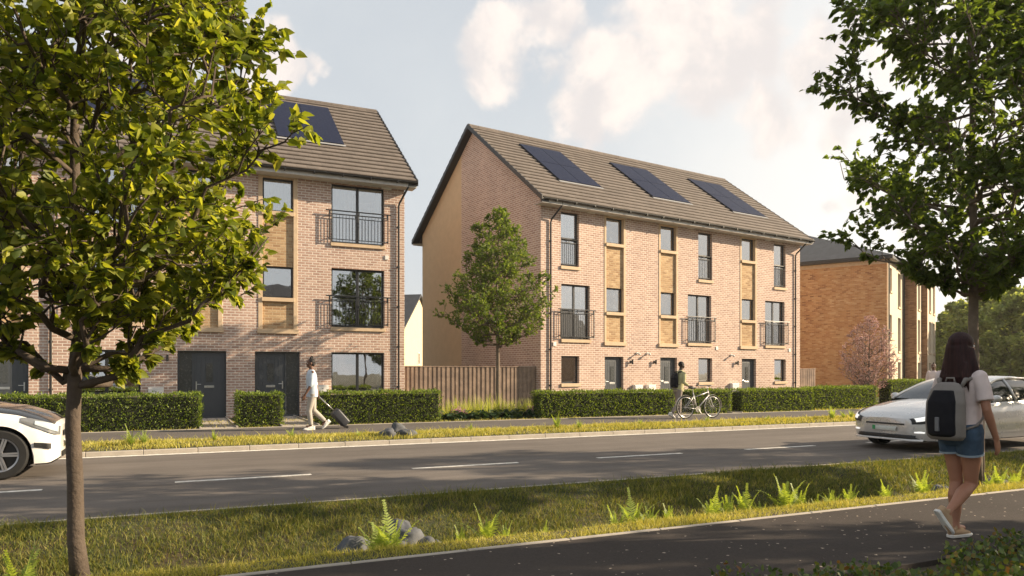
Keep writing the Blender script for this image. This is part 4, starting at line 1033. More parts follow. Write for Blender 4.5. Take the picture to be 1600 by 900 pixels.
def car(label, loc, rz, S, paintm, hoodm=None, wheels=(), wr=.34, ww=.22, arch=.385, group=None, spokes=5, glassx=(1.35, 4.5), rimm='rim'):
    """S: dict of curves over x (0 = nose, increasing towards the tail). Car faces local +x, nose at x = 0."""
    L = S['L']; I = lambda k, x: float(np.interp(x, [q[0] for q in S[k]], [q[1] for q in S[k]]))
    def sm(k, x): return (I(k, max(0, x - .05)) + 2 * I(k, x) + I(k, min(L, x + .05))) / 4
    def ring(x):
        w_ = sm('w', x); zb = sm('zb', x); zs = sm('zs', x); zt = max(sm('zt', x), zs + .01)
        za = zb
        for xw in wheels:
            dx = abs(x - xw)
            if dx < arch: za = max(za, wr + math.sqrt(arch ** 2 - dx ** 2))
        H_ = zs - zb
        pts = [(0, zb), (.80 * w_, zb), (.965 * w_, zb + .05 * H_), (.992 * w_, zb + .22 * H_), (1.0 * w_, zb + .48 * H_), (.99 * w_, zb + .72 * H_), (.972 * w_, zb + .9 * H_), (.93 * w_, zs), (.86 * w_, zs + .35 * (zt - zs)), (.70 * w_, zs + .72 * (zt - zs)), (.40 * w_, zt - .008), (0, zt)]
        out = []
        for i, (y, z) in enumerate(pts):
            if i <= 5 and z < za: z = za + .004 * i if za < zs - .03 else z
            out.append((y, z))
        return out
    xs = sorted(set([0, .012, .03, .06, .1, .15, .2] + [round(.25 + .04 * i, 3) for i in range(int((L - .45) / .04) + 1)] + [L - .15, L - .08, L - .03, L]))
    root = thing('car', label, 'car', loc, rz, group)
    b = MB(); N = None; rings = []
    for x in xs:
        h = ring(x); full = h + [(-y, z) for y, z in h[-2:0:-1]]; N = len(full); rings.append([(-x, y, z) for y, z in full])
    for i in range(len(rings)): b.v += rings[i]
    for i in range(len(rings) - 1):
        for k in range(N):
            k2 = (k + 1) % N; b.f.append([i * N + k, (i + 1) * N + k, (i + 1) * N + k2, i * N + k2])
            hood = hoodm and 7 <= k <= 14 and xs[i] < glassx[0] + .1 and xs[i] > S.get('hood0', .12)
            b.m.append(1 if hood else (2 if (k == 0 or k == N - 1 or k in (1, N - 2)) else 0))
    b.f.append(list(range(N))); b.m.append(0); b.f.append([(len(rings) - 1) * N + k for k in range(N)][::-1]); b.m.append(0)
    body = b.build('body', [paintm, hoodm or paintm, M['black']], root, smooth=True, auto=38)
    # greenhouse: glass with roof panel and pillars
    g0, g1 = glassx; g = MB(); gx = [g0 + (g1 - g0) * i / 30 for i in range(31)]; prs = []
    for x in gx:
        zb = sm('zs', x) - .01; zr = max(sm('zr', x), zb + .012); f = (zr - zb) / max(.01, S['H'] - zb); w_ = sm('w', x)
        wb = .925 * w_; wr_ = w_ * (.90 - .26 * min(1, f))
        h = [(wb, zb), (wb + (wr_ - wb) * .5 + .015, zb + (zr - zb) * .52), (wr_, zb + (zr - zb) * .90), (wr_ * .82, zb + (zr - zb) * .975), (wr_ * .45, zr - .004), (0, zr)]
        prs.append([(-x, y, z) for y, z in h] + [(-x, -y, z) for y, z in h[-2::-1]])
    n_ = 11
    for q in prs: g.v += q
    for i in range(30):
        for k in range(n_ - 1):
            g.f.append([i * n_ + k, i * n_ + k + 1, (i + 1) * n_ + k + 1, (i + 1) * n_ + k])
            xm = (gx[i] + gx[i + 1]) / 2; g.m.append(1 if (2 <= k <= 7 and S['roof'][0] < xm < S['roof'][1]) else 0)
    g.build('windows', [M['carglass'], paintm], root, smooth=True, auto=40)
    pl = MB()
    for k in (2, 8): pl.tube([prs[i][k] for i in range(0, 31)], .028, 6)
    for k, kb in ((2, 0), (8, 10)):
        i = int((S['bp'] - g0) / (g1 - g0) * 30); pl.tube([prs[i][kb], prs[i][1 if k == 2 else 9], prs[i][k]], .03, 6)
    pl.build('pillars', paintm, root, smooth=True)
    # wing mirrors
    for sg in (1, -1):
        m_ = MB(); xm = g0 + .42; wv_ = I('w', xm); zz = I('zs', xm) + .1
        m_.ball((-xm, sg * (wv_ + .10), zz), (.07, .11, .07), 12); m_.tube([(-xm, sg * wv_ * .93, zz - .06), (-xm, sg * (wv_ + .06), zz - .02)], .022, 6)
        m_.build('wing_mirror', paintm, root, smooth=True)
    def xin(y, zf=.6):                       # plan curve of the nose: x for a given |y|
        lo, hi = 0, .9
        for _ in range(24):
            md = (lo + hi) / 2
            if sm('w', md) * .985 < abs(y): lo = md
            else: hi = md
        return hi
    def strip(name, mt, y0, y1, z0, z1, off=.008, n=16, z0b=None, z1b=None):
        q = MB(); ps = []
        for i in range(n + 1):
            f = i / n; y = y0 + (y1 - y0) * f; x = xin(y); 
            za = z0 + ((z0b if z0b is not None else z0) - z0) * f; zc = z1 + ((z1b if z1b is not None else z1) - z1) * f
            ps += [(-x + off, y, za), (-x + off * 1.3, y, (za + zc) / 2), (-x + off * .5 - (zc - za) * S.get('rake', .3), y, zc)]
        q.add(ps, [(3 * i + j, 3 * i + 3 + j, 3 * i + 4 + j, 3 * i + 1 + j) for i in range(n) for j in (0, 1)])
        return q.build(name, mt, root, smooth=True)
    for a in S['strips']: strip(*a)
    # wheels
    for xw in wheels:
        for sg in (1, -1):
            yc = sg * (I('w', xw) - ww / 2 - .015); T = Matrix.Translation((-xw, yc, wr)) @ Matrix.Rotation(R(-90 * sg), 4, 'X')
            t = MB(); t.lathe([(wr * .62, -ww / 2), (wr * .93, -ww / 2), (wr, -ww * .36), (wr, ww * .36), (wr * .93, ww / 2), (wr * .70, ww / 2), (wr * .66, ww * .38)], 36, T)
            w_ = t.build('wheel', M['tyre'], root, smooth=True, auto=40)
            q = MB(); q.lathe([(wr * .70, ww * .40), (wr * .68, ww * .46), (wr * .62, ww * .42), (wr * .60, -ww * .2)], 36, T)
            for k in range(spokes):
                a = k * 2 * math.pi / spokes
                for da, r1_ in ((-.10, .1), (.10, -.1)):
                    Mk = T @ Matrix.Rotation(a + da * 1.2, 4, 'Z') @ Matrix.Translation((wr * .36, 0, ww * .38)) @ Matrix.Rotation(r1_, 4, 'Z')
                    q.obox(Mk, wr * .60, .024, .03)
            q.lathe([(0, ww * .45), (wr * .14, ww * .45), (wr * .16, ww * .36)], 16, T)
            q.build('rim', M[rimm], w_, smooth=True, auto=35)
            d = MB(); d.lathe([(0, ww * .1), (wr * .6, ww * .1)], 24, T); d.build('brake_disc', M['black'], w_)
    # dark liners inside the arches
    li = MB(); li.box(-wheels[-1] - arch, -wheels[0] + arch, -.62, .62, .22, .80); li.build('underbody', M['black'], root)
    return root
SED = dict(L=4.9, H=1.44, rake=.25, hood0=9,
    w=[(0, .40), (.012, .52), (.03, .62), (.06, .70), (.12, .78), (.25, .87), (.45, .935), (.8, .965), (2, .98), (3.5, .98), (4.2, .96), (4.6, .90), (4.8, .82), (4.9, .68)],
    zb=[(0, .30), (.1, .20), (.6, .19), (4.3, .2), (4.9, .34)],
    zs=[(0, .60), (.06, .63), (.2, .675), (.5, .745), (1, .83), (1.5, .89), (2.5, .93), (3.5, .97), (4.4, 1.0), (4.9, .92)],
    zt=[(0, .62), (.06, .665), (.2, .73), (.5, .83), (1, .93), (1.4, .985), (1.6, .98), (4.2, 1.03), (4.6, 1.06), (4.9, .98)],
    zr=[(1.25, .95), (1.6, 1.13), (2.0, 1.30), (2.35, 1.40), (2.8, 1.44), (3.3, 1.425), (3.9, 1.29), (4.4, 1.11), (4.6, 1.02)], roof=(2.2, 3.5), bp=2.65,
    strips=[('grille', M['black'], -.42, .42, .50, .535, .01), ('lower_grille', M['black'], -.62, .62, .25, .345, .012), ('number_plate', M['plate'], -.26, .26, .385, .475, .03),
            ('front_lip', M['silver'], -.74, .74, .205, .245, .02), ('fog_lamp', M['lamp'], .60, .76, .36, .40, .012), ('fog_lamp', M['lamp'], -.76, -.60, .36, .40, .012)])
M['silver'].name = 'silver_car_paint'
cs1 = car('silver sedan with pale headlights driving behind the walking woman', (12.55, 9.85, 0), R(180), SED, M['silver'], wheels=(.92, 3.86), wr=.345, ww=.24, arch=.375, glassx=(1.28, 4.58), group=None)
# headlamps wrap round the nose corners
def headlamp(root, S, x0, x1, f0, f1, sg, mt, wtop=.96, taper=.5, off=.008, name='headlight'):
    I = lambda k, x: float(np.interp(x, [q[0] for q in S[k]], [q[1] for q in S[k]]))
    q = MB(); n = 12; m_ = 4; ps = []
    for i in range(n + 1):
        f = i / n; x = x0 + (x1 - x0) * f; w_ = I('w', x); zb, zs = I('zb', x), I('zs', x); zt = I('zt', x)
        for k in range(m_ + 1):
            g = k / m_; sp = .5 + (g - .5) * (1 - taper * f) ; lv = f0 + (f1 - f0) * sp
            if lv <= 1: z = zb + (zs - zb) * lv; y = w_ * float(np.interp(lv, [.48, .72, .9, 1], [1.0, .99, .972, .93]))
            else: z = zs + (zt - zs) * (lv - 1) * 1.0; y = w_ * float(np.interp(lv - 1, [0, .35, .72], [.93, .86, .70]))
            ps.append((-x + off * 1.5, sg * (y + off), z + off * .75))
    q.add(ps, [(i * 5 + k, i * 5 + k + 1, (i + 1) * 5 + k + 1, (i + 1) * 5 + k) for i in range(n) for k in range(m_)])
    return q.build(name, mt, root, smooth=True)
for sg in (1, -1): h_ = headlamp(cs1, SED, .02, .70, .72, 1.32, sg, M['black'], taper=.7); headlamp(h_, SED, .04, .55, .84, 1.20, sg, M['lamp'], taper=.75, off=.013, name='lens')
b = MB(); b.box(.035, .042, -.25, -.19, .39, .47); b.build('plate_band', M['green'], cs1)
CITY = dict(L=4.0, H=1.58, rake=.15, hood0=.03,
    w=[(0, .50), (.012, .62), (.03, .70), (.06, .76), (.14, .82), (.3, .865), (.6, .885), (2, .89), (3.4, .88), (3.8, .82), (4.0, .70)],
    zb=[(0, .26), (.1, .18), (.6, .17), (3.5, .2), (4.0, .3)],
    zs=[(0, .70), (.06, .74), (.2, .80), (.5, .90), (.9, .965), (2, 1.0), (3.5, 1.08), (4.0, 1.0)],
    zt=[(0, .72), (.06, .80), (.2, .89), (.5, 1.0), (.9, 1.075), (1.2, 1.10), (3.5, 1.15), (4.0, 1.05)],
    zr=[(.95, 1.08), (1.3, 1.28), (1.7, 1.48), (2.1, 1.57), (2.8, 1.58), (3.4, 1.5), (3.8, 1.2), (3.95, 1.08)], roof=(1.8, 3.4), bp=2.1,
    strips=[('grille', M['black'], -.36, .36, .56, .66, .012), ('lower_grille', M['black'], -.5, .5, .26, .36, .012), ('number_plate', M['plate'], -.26, .26, .40, .50, .03)])
cs2 = car('white compact car with black bonnet entering at the left edge', (-1.52, 13.05, 0), 0, CITY, M['carwhite'], M['carblack'], wheels=(.70, 3.27), wr=.35, ww=.18, arch=.39, glassx=(.98, 3.9), spokes=5)
for sg in (1, -1): h_ = headlamp(cs2, CITY, .01, .46, .74, 1.10, sg, M['lampdark'], taper=.75); headlamp(h_, CITY, .03, .30, .82, 1.02, sg, M['lampoff'], taper=.6, off=.013, name='lens')
for sg in (1, -1): o = headlamp(cs2, CITY, .10, .30, .38, .52, sg, M['black'], taper=.3); o.name = 'air_inlet'
# ---------------- people ----------------
def skinmat(name, col): 
    m = pmat(name, col, .5, var=.06, vs=9, spec=.4); b = [n for n in m.node_tree.nodes if n.type == 'BSDF_PRINCIPLED'][0]
    b.inputs['Subsurface Weight'].default_value = .06; b.inputs['Subsurface Radius'].default_value = (.02, .008, .004); return m
M['skinw'] = skinmat('tan_skin', (.36, .17, .105)); M['skinm'] = skinmat('brown_skin', (.13, .065, .042)); M['skind'] = skinmat('dark_skin', (.06, .038, .028))
def cloth(name, col, var=.08, bump=.35, bs=14): return pmat(name, col, .9, var=var, vs=10, bump=bump, bs=bs, spec=.2)
M['tee'] = cloth('pale_tee_cloth', (.66, .56, .54)); M['denim'] = cloth('blue_denim', (.055, .09, .14), .25); M['cuff'] = cloth('faded_denim', (.30, .36, .42))
M['shirt'] = cloth('light_blue_shirt', (.46, .53, .61)); M['grey'] = cloth('light_grey_trousers', (.38, .35, .31)); M['olive'] = cloth('pale_olive_cloth', (.42, .40, .22))
M['taupe'] = cloth('taupe_trousers', (.26, .22, .20)); M['bag'] = cloth('black_bag_cloth', (.014, .014, .018)); M['baggrey'] = cloth('grey_bag_cloth', (.22, .20, .185))
M['shoew'] = pmat('white_shoe', (.72, .70, .66), .6); M['shoeb'] = pmat('beige_suede', (.40, .27, .16), .85); M['reflect'] = pmat('reflective_strip', (.16, .165, .18), .4)
def hairmat(name, col):
    m, n, b, out = new_mat(name); O = n.new('ShaderNodeTexCoord').outputs['Object']
    f = n.noise(n.vmath('MULTIPLY', O, (60, 60, 4)), 1, 4, .6); k = n.rng(f, .3, .7, .5, 1.6)
    n.lk(n.mix(1, (*col, 1), n.comb(k, k, k), 'MULTIPLY'), b.inputs['Base Color']); b.inputs['Roughness'].default_value = .62; b.inputs['Specular IOR Level'].default_value = .25
    bp = n.new('ShaderNodeBump'); bp.inputs['Strength'].default_value = .8; bp.inputs['Distance'].default_value = .006; n.lk(f, bp.inputs['Height']); n.lk(bp.outputs[0], b.inputs['Normal']); return m
M['hairr'] = hairmat('dark_auburn_hair', (.026, .009, .009)); M['hairk'] = hairmat('black_hair', (.012, .010, .010))
def V3(*a): return Vector(a)
class Blob(MB):
    def limb(s, pts, rads, n=14, flat=1.0):
        s.tube(pts, rads, n, flat=flat)
    def cap(s, p, r_): s.ball(p, r_, 14)
    def chain(s, pts, rads):                 # joined capsules with smooth in-between radii
        s.tube(pts, rads, 16); s.ball(pts[0], rads[0] * .995, 14); s.ball(pts[-1], rads[-1] * .995, 14)
    def loft(s, rings, n=24):                # rings: (centre, half width y, half depth x)
        vs = []
        for c, wy, wx in rings:
            for k in range(n):
                a = 2 * math.pi * k / n; ca, sa = math.cos(a), math.sin(a)
                vs.append((c[0] + wx * math.copysign(abs(ca) ** .85, ca), c[1] + wy * math.copysign(abs(sa) ** .85, sa), c[2]))
        m_ = len(rings); fs = [(i * n + k, i * n + (k + 1) % n, (i + 1) * n + (k + 1) % n, (i + 1) * n + k) for i in range(m_ - 1) for k in range(n)]
        fs += [tuple(range(n - 1, -1, -1)), tuple(range((m_ - 1) * n, m_ * n))]; s.add(vs, fs)
    def fuse(s, name, mat, parent, vox=.008, it=4):
        o = s.build(name, mat, parent); r_ = o.modifiers.new('remesh', 'REMESH'); r_.mode = 'VOXEL'; r_.voxel_size = vox; r_.use_smooth_shade = True
        m_ = o.modifiers.new('smooth', 'SMOOTH'); m_.factor = .5; m_.iterations = it; return o
def curve_pts(a, b_, c, n=8):
    return [a * (1 - t) ** 2 + b_ * 2 * t * (1 - t) + c * t * t for t in [i / n for i in range(n + 1)]]
def hand(bl, wrist, d, pn, thumb, curl=.5, s=1.0):
    """palm and five fingers: d = pointing direction, pn = palm normal (towards which fingers curl), thumb = side of the thumb"""
    d = d.normalized(); side = thumb.normalized(); pn = pn.normalized()
    pe = wrist + d * .085 * s
    for k in range(4):
        o = side * (.027 - k * .018) * s
        bl.chain([wrist + o * .55, wrist + o * .8 + d * .045 * s, pe + o], [.014 * s, .0135 * s, .0105 * s])
        L = [.068, .076, .070, .054][k] * s; p = pe + o; dd = d.copy(); pts = [p]
        for j in range(3):
            an = curl * (.55 + .3 * j); dd = (dd * math.cos(an) + pn * math.sin(an)).normalized(); p = p + dd * L * [.42, .32, .26][j]; pts.append(p)
        bl.chain(pts, [.0095 * s, .0088 * s, .008 * s, .0068 * s])
    t0 = wrist + side * .018 * s + d * .02 * s; t1 = t0 + (side * .7 + d * .6 + pn * .3).normalized() * .036 * s; t2 = t1 + (d * .9 + side * .25 + pn * .35).normalized() * .03 * s; t3 = t2 + (d + pn * .4).normalized() * .024 * s
    bl.chain([t0, t1, t2, t3], [.013 * s, .0115 * s, .0098 * s, .0078 * s])
def head(bl, c, fwd, s=1.0, chin=1.0):
    f = Vector((fwd.x, fwd.y, 0)).normalized(); sd_ = Vector((-f.y, f.x, 0)); Mx = Matrix((( f.x, sd_.x, 0), (f.y, sd_.y, 0), (0, 0, 1)))
    e = lambda x, y, z: c + Mx @ Vector((x, y, z)) * s
    bl.ball(c + Mx @ Vector((-.008, 0, .025)) * s, (.092 * s, .075 * s, .092 * s), 18, M=Mx)
    bl.ball(e(.022, 0, -.03), (.066 * s, .058 * s, .078 * s), 18, M=Mx); bl.ball(e(.048, 0, -.083), (.03 * s, .03 * s, .022 * s), 12, M=Mx)
    bl.tube([e(.080, 0, .018), e(.098, 0, -.018), e(.082, 0, -.032)], [.007 * s, .013 * s, .011 * s], 8)
    bl.ball(e(.076, 0, .028), (.018 * s, .045 * s, .010 * s), 12, M=Mx)                 # brow
    bl.ball(e(.080, 0, -.053), (.012 * s, .022 * s, .006 * s), 10, M=Mx); bl.ball(e(.078, 0, -.066), (.012 * s, .019 * s, .007 * s), 10, M=Mx)   # lips
    for sg in (1, -1):
        bl.ball(e(-.004, .078 * sg, -.004), (.018 * s, .009 * s, .031 * s), 12, M=Mx); bl.ball(e(.052, .04 * sg, -.022), (.026 * s, .022 * s, .024 * s), 10, M=Mx)
    return e
def eyes(e, parent, s=1.0):
    for sg in (1, -1):
        q = MB(); q.ball(e(.074, .030 * sg, .006), .0115 * s, 12); o = q.build('eye', M['white'], parent, smooth=True)
        q = MB(); q.ball(e(.0815, .030 * sg, .006), .0055 * s, 10); q.build('pupil', M['black'], o, smooth=True)
def shoe(parent, ankle, toe_dir, up, s=1.0, m1='shoew', m2=None, z_sole=.0):
    """sneaker: sole and upper, along toe_dir, sole side opposite to up"""
    t = toe_dir.normalized(); u = (up - t * up.dot(t)).normalized(); sd_ = u.cross(t)
    e = lambda x, y, z: ankle + t * x * s + sd_ * y * s + u * z * s
    so = Blob(); n = 10
    for a, c, w_, h in [(-.075, -.02, .034, 0), (-.03, .03, .035, 0), (.02, .08, .040, 0), (.07, .13, .043, .0), (.11, .165, .034, .006)]:
        so.ball(e((a + c) / 2, 0, -.068 + h), (.042 * s,) * 3 if False else .001, 6) if False else None
    prof = [(-.085, .026), (-.07, .034), (-.02, .034), (.04, .038), (.10, .044), (.145, .040), (.172, .026), (.182, .010)]
    q = MB(); 
    lo = [e(x, w_, -.085 + (.010 if x > .14 else 0)) for x, w_ in prof] + [e(x, -w_, -.085 + (.010 if x > .14 else 0)) for x, w_ in prof[::-1]]
    hi = [e(x, w_ * 1.04, -.055) for x, w_ in prof] + [e(x, -w_ * 1.04, -.055) for x, w_ in prof[::-1]]
    k = len(lo); q.add(lo + hi, [(i, (i + 1) % k, (i + 1) % k + k, i + k) for i in range(k)] + [tuple(range(k - 1, -1, -1)), tuple(range(k, 2 * k))])
    ob = Blob(); ob.tube([e(-.052, 0, .0), e(-.05, 0, -.045)], [.040 * s, .037 * s], 14); ob.tube([e(-.045, 0, -.035), e(.02, 0, -.036), e(.09, 0, -.052), e(.145, 0, -.060)], [.038 * s, .040 * s, .034 * s, .026 * s], 14); ob.ball(e(.147, 0, -.062), .027 * s, 12); ob.ball(e(-.052, 0, -.045), .036 * s, 12)
    ob.tube([e(-.035, 0, .012), e(.03, 0, -.012), e(.075, 0, -.03)], [.034 * s, .032 * s, .028 * s], 12)
    r_ = ob.fuse('shoe', M[m2 or m1], parent, .006, 3); q.build('sole', M[m1], r_, bevel=.006)
    la = MB()
    for i in range(4): x = .0 + i * .022; la.tube([e(x, -.026, -.004 - i * .010), e(x + .006, 0, .006 - i * .0115 + .018), e(x, .026, -.004 - i * .010)], .0032 * s, 5)
    la.build('laces', M['shoew'], r_)
    return r_

# ---- woman walking away on the near path ----
def woman():
    t = thing('person', 'woman walking away on the near path in denim shorts with a grey backpack', 'person', (6.02, 4.0, .1), R(2))
    hL, kL, aL = V3(.0, .085, .87), V3(.045, .065, .47), V3(-.02, .035, .09)
    hR, kR, aR = V3(-.02, -.085, .87), V3(.06, -.05, .46), V3(-.27, -.055, .245)
    b = Blob()
    b.loft([(V3(-.01, 0, .80), .10, .09), (V3(-.015, 0, .86), .165, .115), (V3(-.015, 0, .93), .17, .118), (V3(0, 0, 1.02), .135, .09), (V3(.01, 0, 1.09), .118, .082), (V3(.015, 0, 1.18), .132, .092), (V3(.015, 0, 1.28), .150, .10), (V3(.01, 0, 1.36), .150, .085), (V3(.0, 0, 1.41), .085, .06), (V3(.0, 0, 1.44), .05, .05)])
    b.chain([V3(.0, 0, 1.38), V3(.012, 0, 1.53)], [.052, .047])
    for h, k, a, sg in ((hL, kL, aL, 1), (hR, kR, aR, -1)):
        u1 = h.lerp(k, .5) + V3(.012, 0, 0); c1 = k.lerp(a, .30) + V3(-.018, 0, 0) * (1 if sg > 0 else 1)
        b.chain([h, h.lerp(k, .22), u1, h.lerp(k, .82), k, k.lerp(a, .12) + V3(-.006, 0, 0), c1, k.lerp(a, .62), k.lerp(a, .88), a], [.086, .084, .073, .056, .052, .050, .055, .043, .031, .032])
    # arms
    sR, eR, wR = V3(.0, -.165, 1.36), V3(-.02, -.225, 1.09), V3(.075, -.245, .855)
    sL, eL, wL = V3(.0, .165, 1.36), V3(.03, .225, 1.10), V3(.17, .215, .90)
    for s_, e_, w_ in ((sR, eR, wR), (sL, eL, wL)):
        b.chain([s_, s_.lerp(e_, .4), e_, e_.lerp(w_, .25), e_.lerp(w_, .7), w_], [.046, .040, .034, .036, .027, .023])
    hand(b, wR, V3(.25, .0, -1), V3(.1, 1, 0), V3(1, 0, .2), .32, .93); hand(b, wL, V3(.35, 0, -.9), V3(0, -1, 0), V3(1, 0, .3), .35, .93)
    for a, d in ((aL, V3(1, 0, -.15)), (aR, V3(.35, 0, -1))): b.chain([a, a + d.normalized() * .10], [.032, .026])
    fw = V3(1, -.55, 0).normalized(); e = head(b, V3(.02, 0, 1.615), fw, 1.0)
    body = b.fuse('body', M['skinw'], t, .006, 5); eyes(e, body)
    # tee
    b = Blob()
    b.loft([(V3(-.01, 0, .955), .165, .122), (V3(.0, 0, 1.04), .158, .113), (V3(.01, 0, 1.12), .150, .106), (V3(.015, 0, 1.20), .155, .112), (V3(.015, 0, 1.29), .170, .118), (V3(.008, 0, 1.37), .165, .098), (V3(.0, 0, 1.415), .108, .075), (V3(.0, 0, 1.435), .07, .064)])
    for s_, e_, sg in ((sR, eR, -1), (sL, eL, 1)): b.tube([s_ + V3(0, -.02 * sg, .005), s_.lerp(e_, .35), s_.lerp(e_, .72)], [.064, .062, .064], 16); b.ball(s_ + V3(0, -.01 * sg, .0), .062, 14)
    b.fuse('tee_shirt', M['tee'], t, .007, 4)
    # shorts with turned cuffs
    b = Blob()
    b.loft([(V3(-.012, 0, .79), .13, .10), (V3(-.016, 0, .84), .180, .128), (V3(-.018, 0, .91), .184, .134), (V3(-.008, 0, .985), .160, .112)])
    for h, k in ((hL, kL), (hR, kR)): b.tube([h + V3(-.005, 0, .0), h.lerp(k, .18), h.lerp(k, .36)], [.102, .100, .098], 18)
    sh = b.fuse('shorts', M['denim'], t, .007, 4)
    for h, k in ((hL, kL), (hR, kR)):
        q = MB(); d = (k - h).normalized(); q.tube([h.lerp(k, .335), h.lerp(k, .375)], [.1015, .1015], 24); q.build('cuff', M['cuff'], sh, smooth=True, auto=40)
    # hair
    b = Blob(); c = V3(.02, 0, 1.615)
    b.ball(c + V3(-.014, .006, .034), (.106, .094, .096), 20); b.ball(c + V3(-.05, .015, -.03), (.075, .090, .11), 18)
    b.loft([(V3(-.045, .0, 1.27), .10, .028), (V3(-.065, -.005, 1.34), .125, .042), (V3(-.055, .0, 1.42), .122, .055), (V3(-.04, .005, 1.50), .105, .068), (V3(-.025, .008, 1.58), .098, .075), (V3(-.015, .01, 1.64), .09, .075)])
    b.tube([V3(-.0, -.07, 1.60), V3(-.01, -.105, 1.46), V3(.0, -.13, 1.34), V3(-.01, -.14, 1.24)], [.036, .042, .034, .010], 12)
    b.tube([V3(-.01, .085, 1.60), V3(-.03, .105, 1.44), V3(-.03, .115, 1.32)], [.034, .036, .014], 12)
    for k in range(9):
        y = -.11 + k * .027; b.tube([V3(-.075, y * .8, 1.48), V3(-.095, y, 1.36), V3(-.085, y * 1.08, 1.235 + .03 * math.sin(k * 2.3))], [.018, .018, .004], 8)
    b.fuse('hair', M['hairr'], body, .007, 2)
    # shoes
    shoe(t, aL + V3(.01, 0, -.005), V3(1, -.12, 0), V3(0, 0, 1), .95, 'shoew', 'shoeb'); shoe(t, aR, V3(.50, -.22, -.83), V3(.83, -.25, .5), .92, 'shoew', 'shoeb')
    return t
wm = woman()
def rounded_pack(parent_label, loc, rz, w_, d_, h_, mats, lean=0, group=None, strip=True):
    """backpack resting on a back: shell, back panel, straps"""
    t = thing('backpack', parent_label, 'backpack', loc, rz, group)
    b = Blob()
    b.loft([(V3(.0, 0, 0), w_ * .40, d_ * .34), (V3(-.006, 0, .03), w_ * .48, d_ * .46), (V3(-.015, 0, h_ * .3), w_ * .5, d_ * .5), (V3(-.01, 0, h_ * .65), w_ * .49, d_ * .46), (V3(.01, 0, h_ * .86), w_ * .42, d_ * .34), (V3(.022, 0, h_ * .97), w_ * .30, d_ * .2), (V3(.025, 0, h_), w_ * .18, d_ * .12)], 28)
    sh = b.fuse('shell', M[mats[0]], t, .009, 6)
    q = Blob()
    q.loft([(V3(-.018, 0, .028), w_ * .34, d_ * .42), (V3(-.032, 0, .05), w_ * .39, d_ * .475), (V3(-.037, 0, h_ * .3), w_ * .41, d_ * .50), (V3(-.034, 0, h_ * .66), w_ * .39, d_ * .465), (V3(-.016, 0, h_ * .86), w_ * .28, d_ * .36)], 28)
    q.fuse('back_panel', M[mats[1]], t, .008, 4)
    if strip: q = MB(); q.box(-.036 - d_ * .5 - .012, -.036 - d_ * .5 + .03, -.016, .016, h_ * .16, h_ * .40); q.build('reflective_strip', M['reflect'], t, bevel=.004)
    for sg in (1, -1):
        q = Blob(); y = sg * w_ * .34
        q.tube([V3(d_ * .3, y * .8, h_ * .90), V3(d_ * .45, y, h_ * 1.04), V3(d_ * .45 + .10, y * 1.1, h_ * 1.08), V3(d_ * .45 + .205, y * 1.12, h_ * .94), V3(d_ * .45 + .235, y * 1.05, h_ * .70), V3(d_ * .45 + .18, y * 1.35, h_ * .40), V3(d_ * .45 + .06, y * 1.52, h_ * .26), V3(d_ * .3, y * 1.2, h_ * .2)], [.014, .02, .022, .022, .020, .013, .011, .011], 8)
        q.build('strap', M[mats[2]], t, smooth=True)
    q = MB(); q.tube([V3(d_ * .3, -.04, h_ * .98), V3(d_ * .32, -.03, h_ * 1.07), V3(d_ * .32, .03, h_ * 1.07), V3(d_ * .3, .04, h_ * .98)], .008, 8); q.build('handle', M[mats[2]], t, smooth=True)
    return t
def inw(o, x, y, z):                        # point of a figure's local frame in the world
    a = o.rotation_euler.z; return (o.location.x + x * math.cos(a) - y * math.sin(a), o.location.y + x * math.sin(a) + y * math.cos(a), o.location.z + z)
rounded_pack('grey backpack with black back panel worn by the walking woman', inw(wm, -.195, .0, .84), R(2), .325, .17, .48, ('baggrey', 'bag', 'baggrey'))

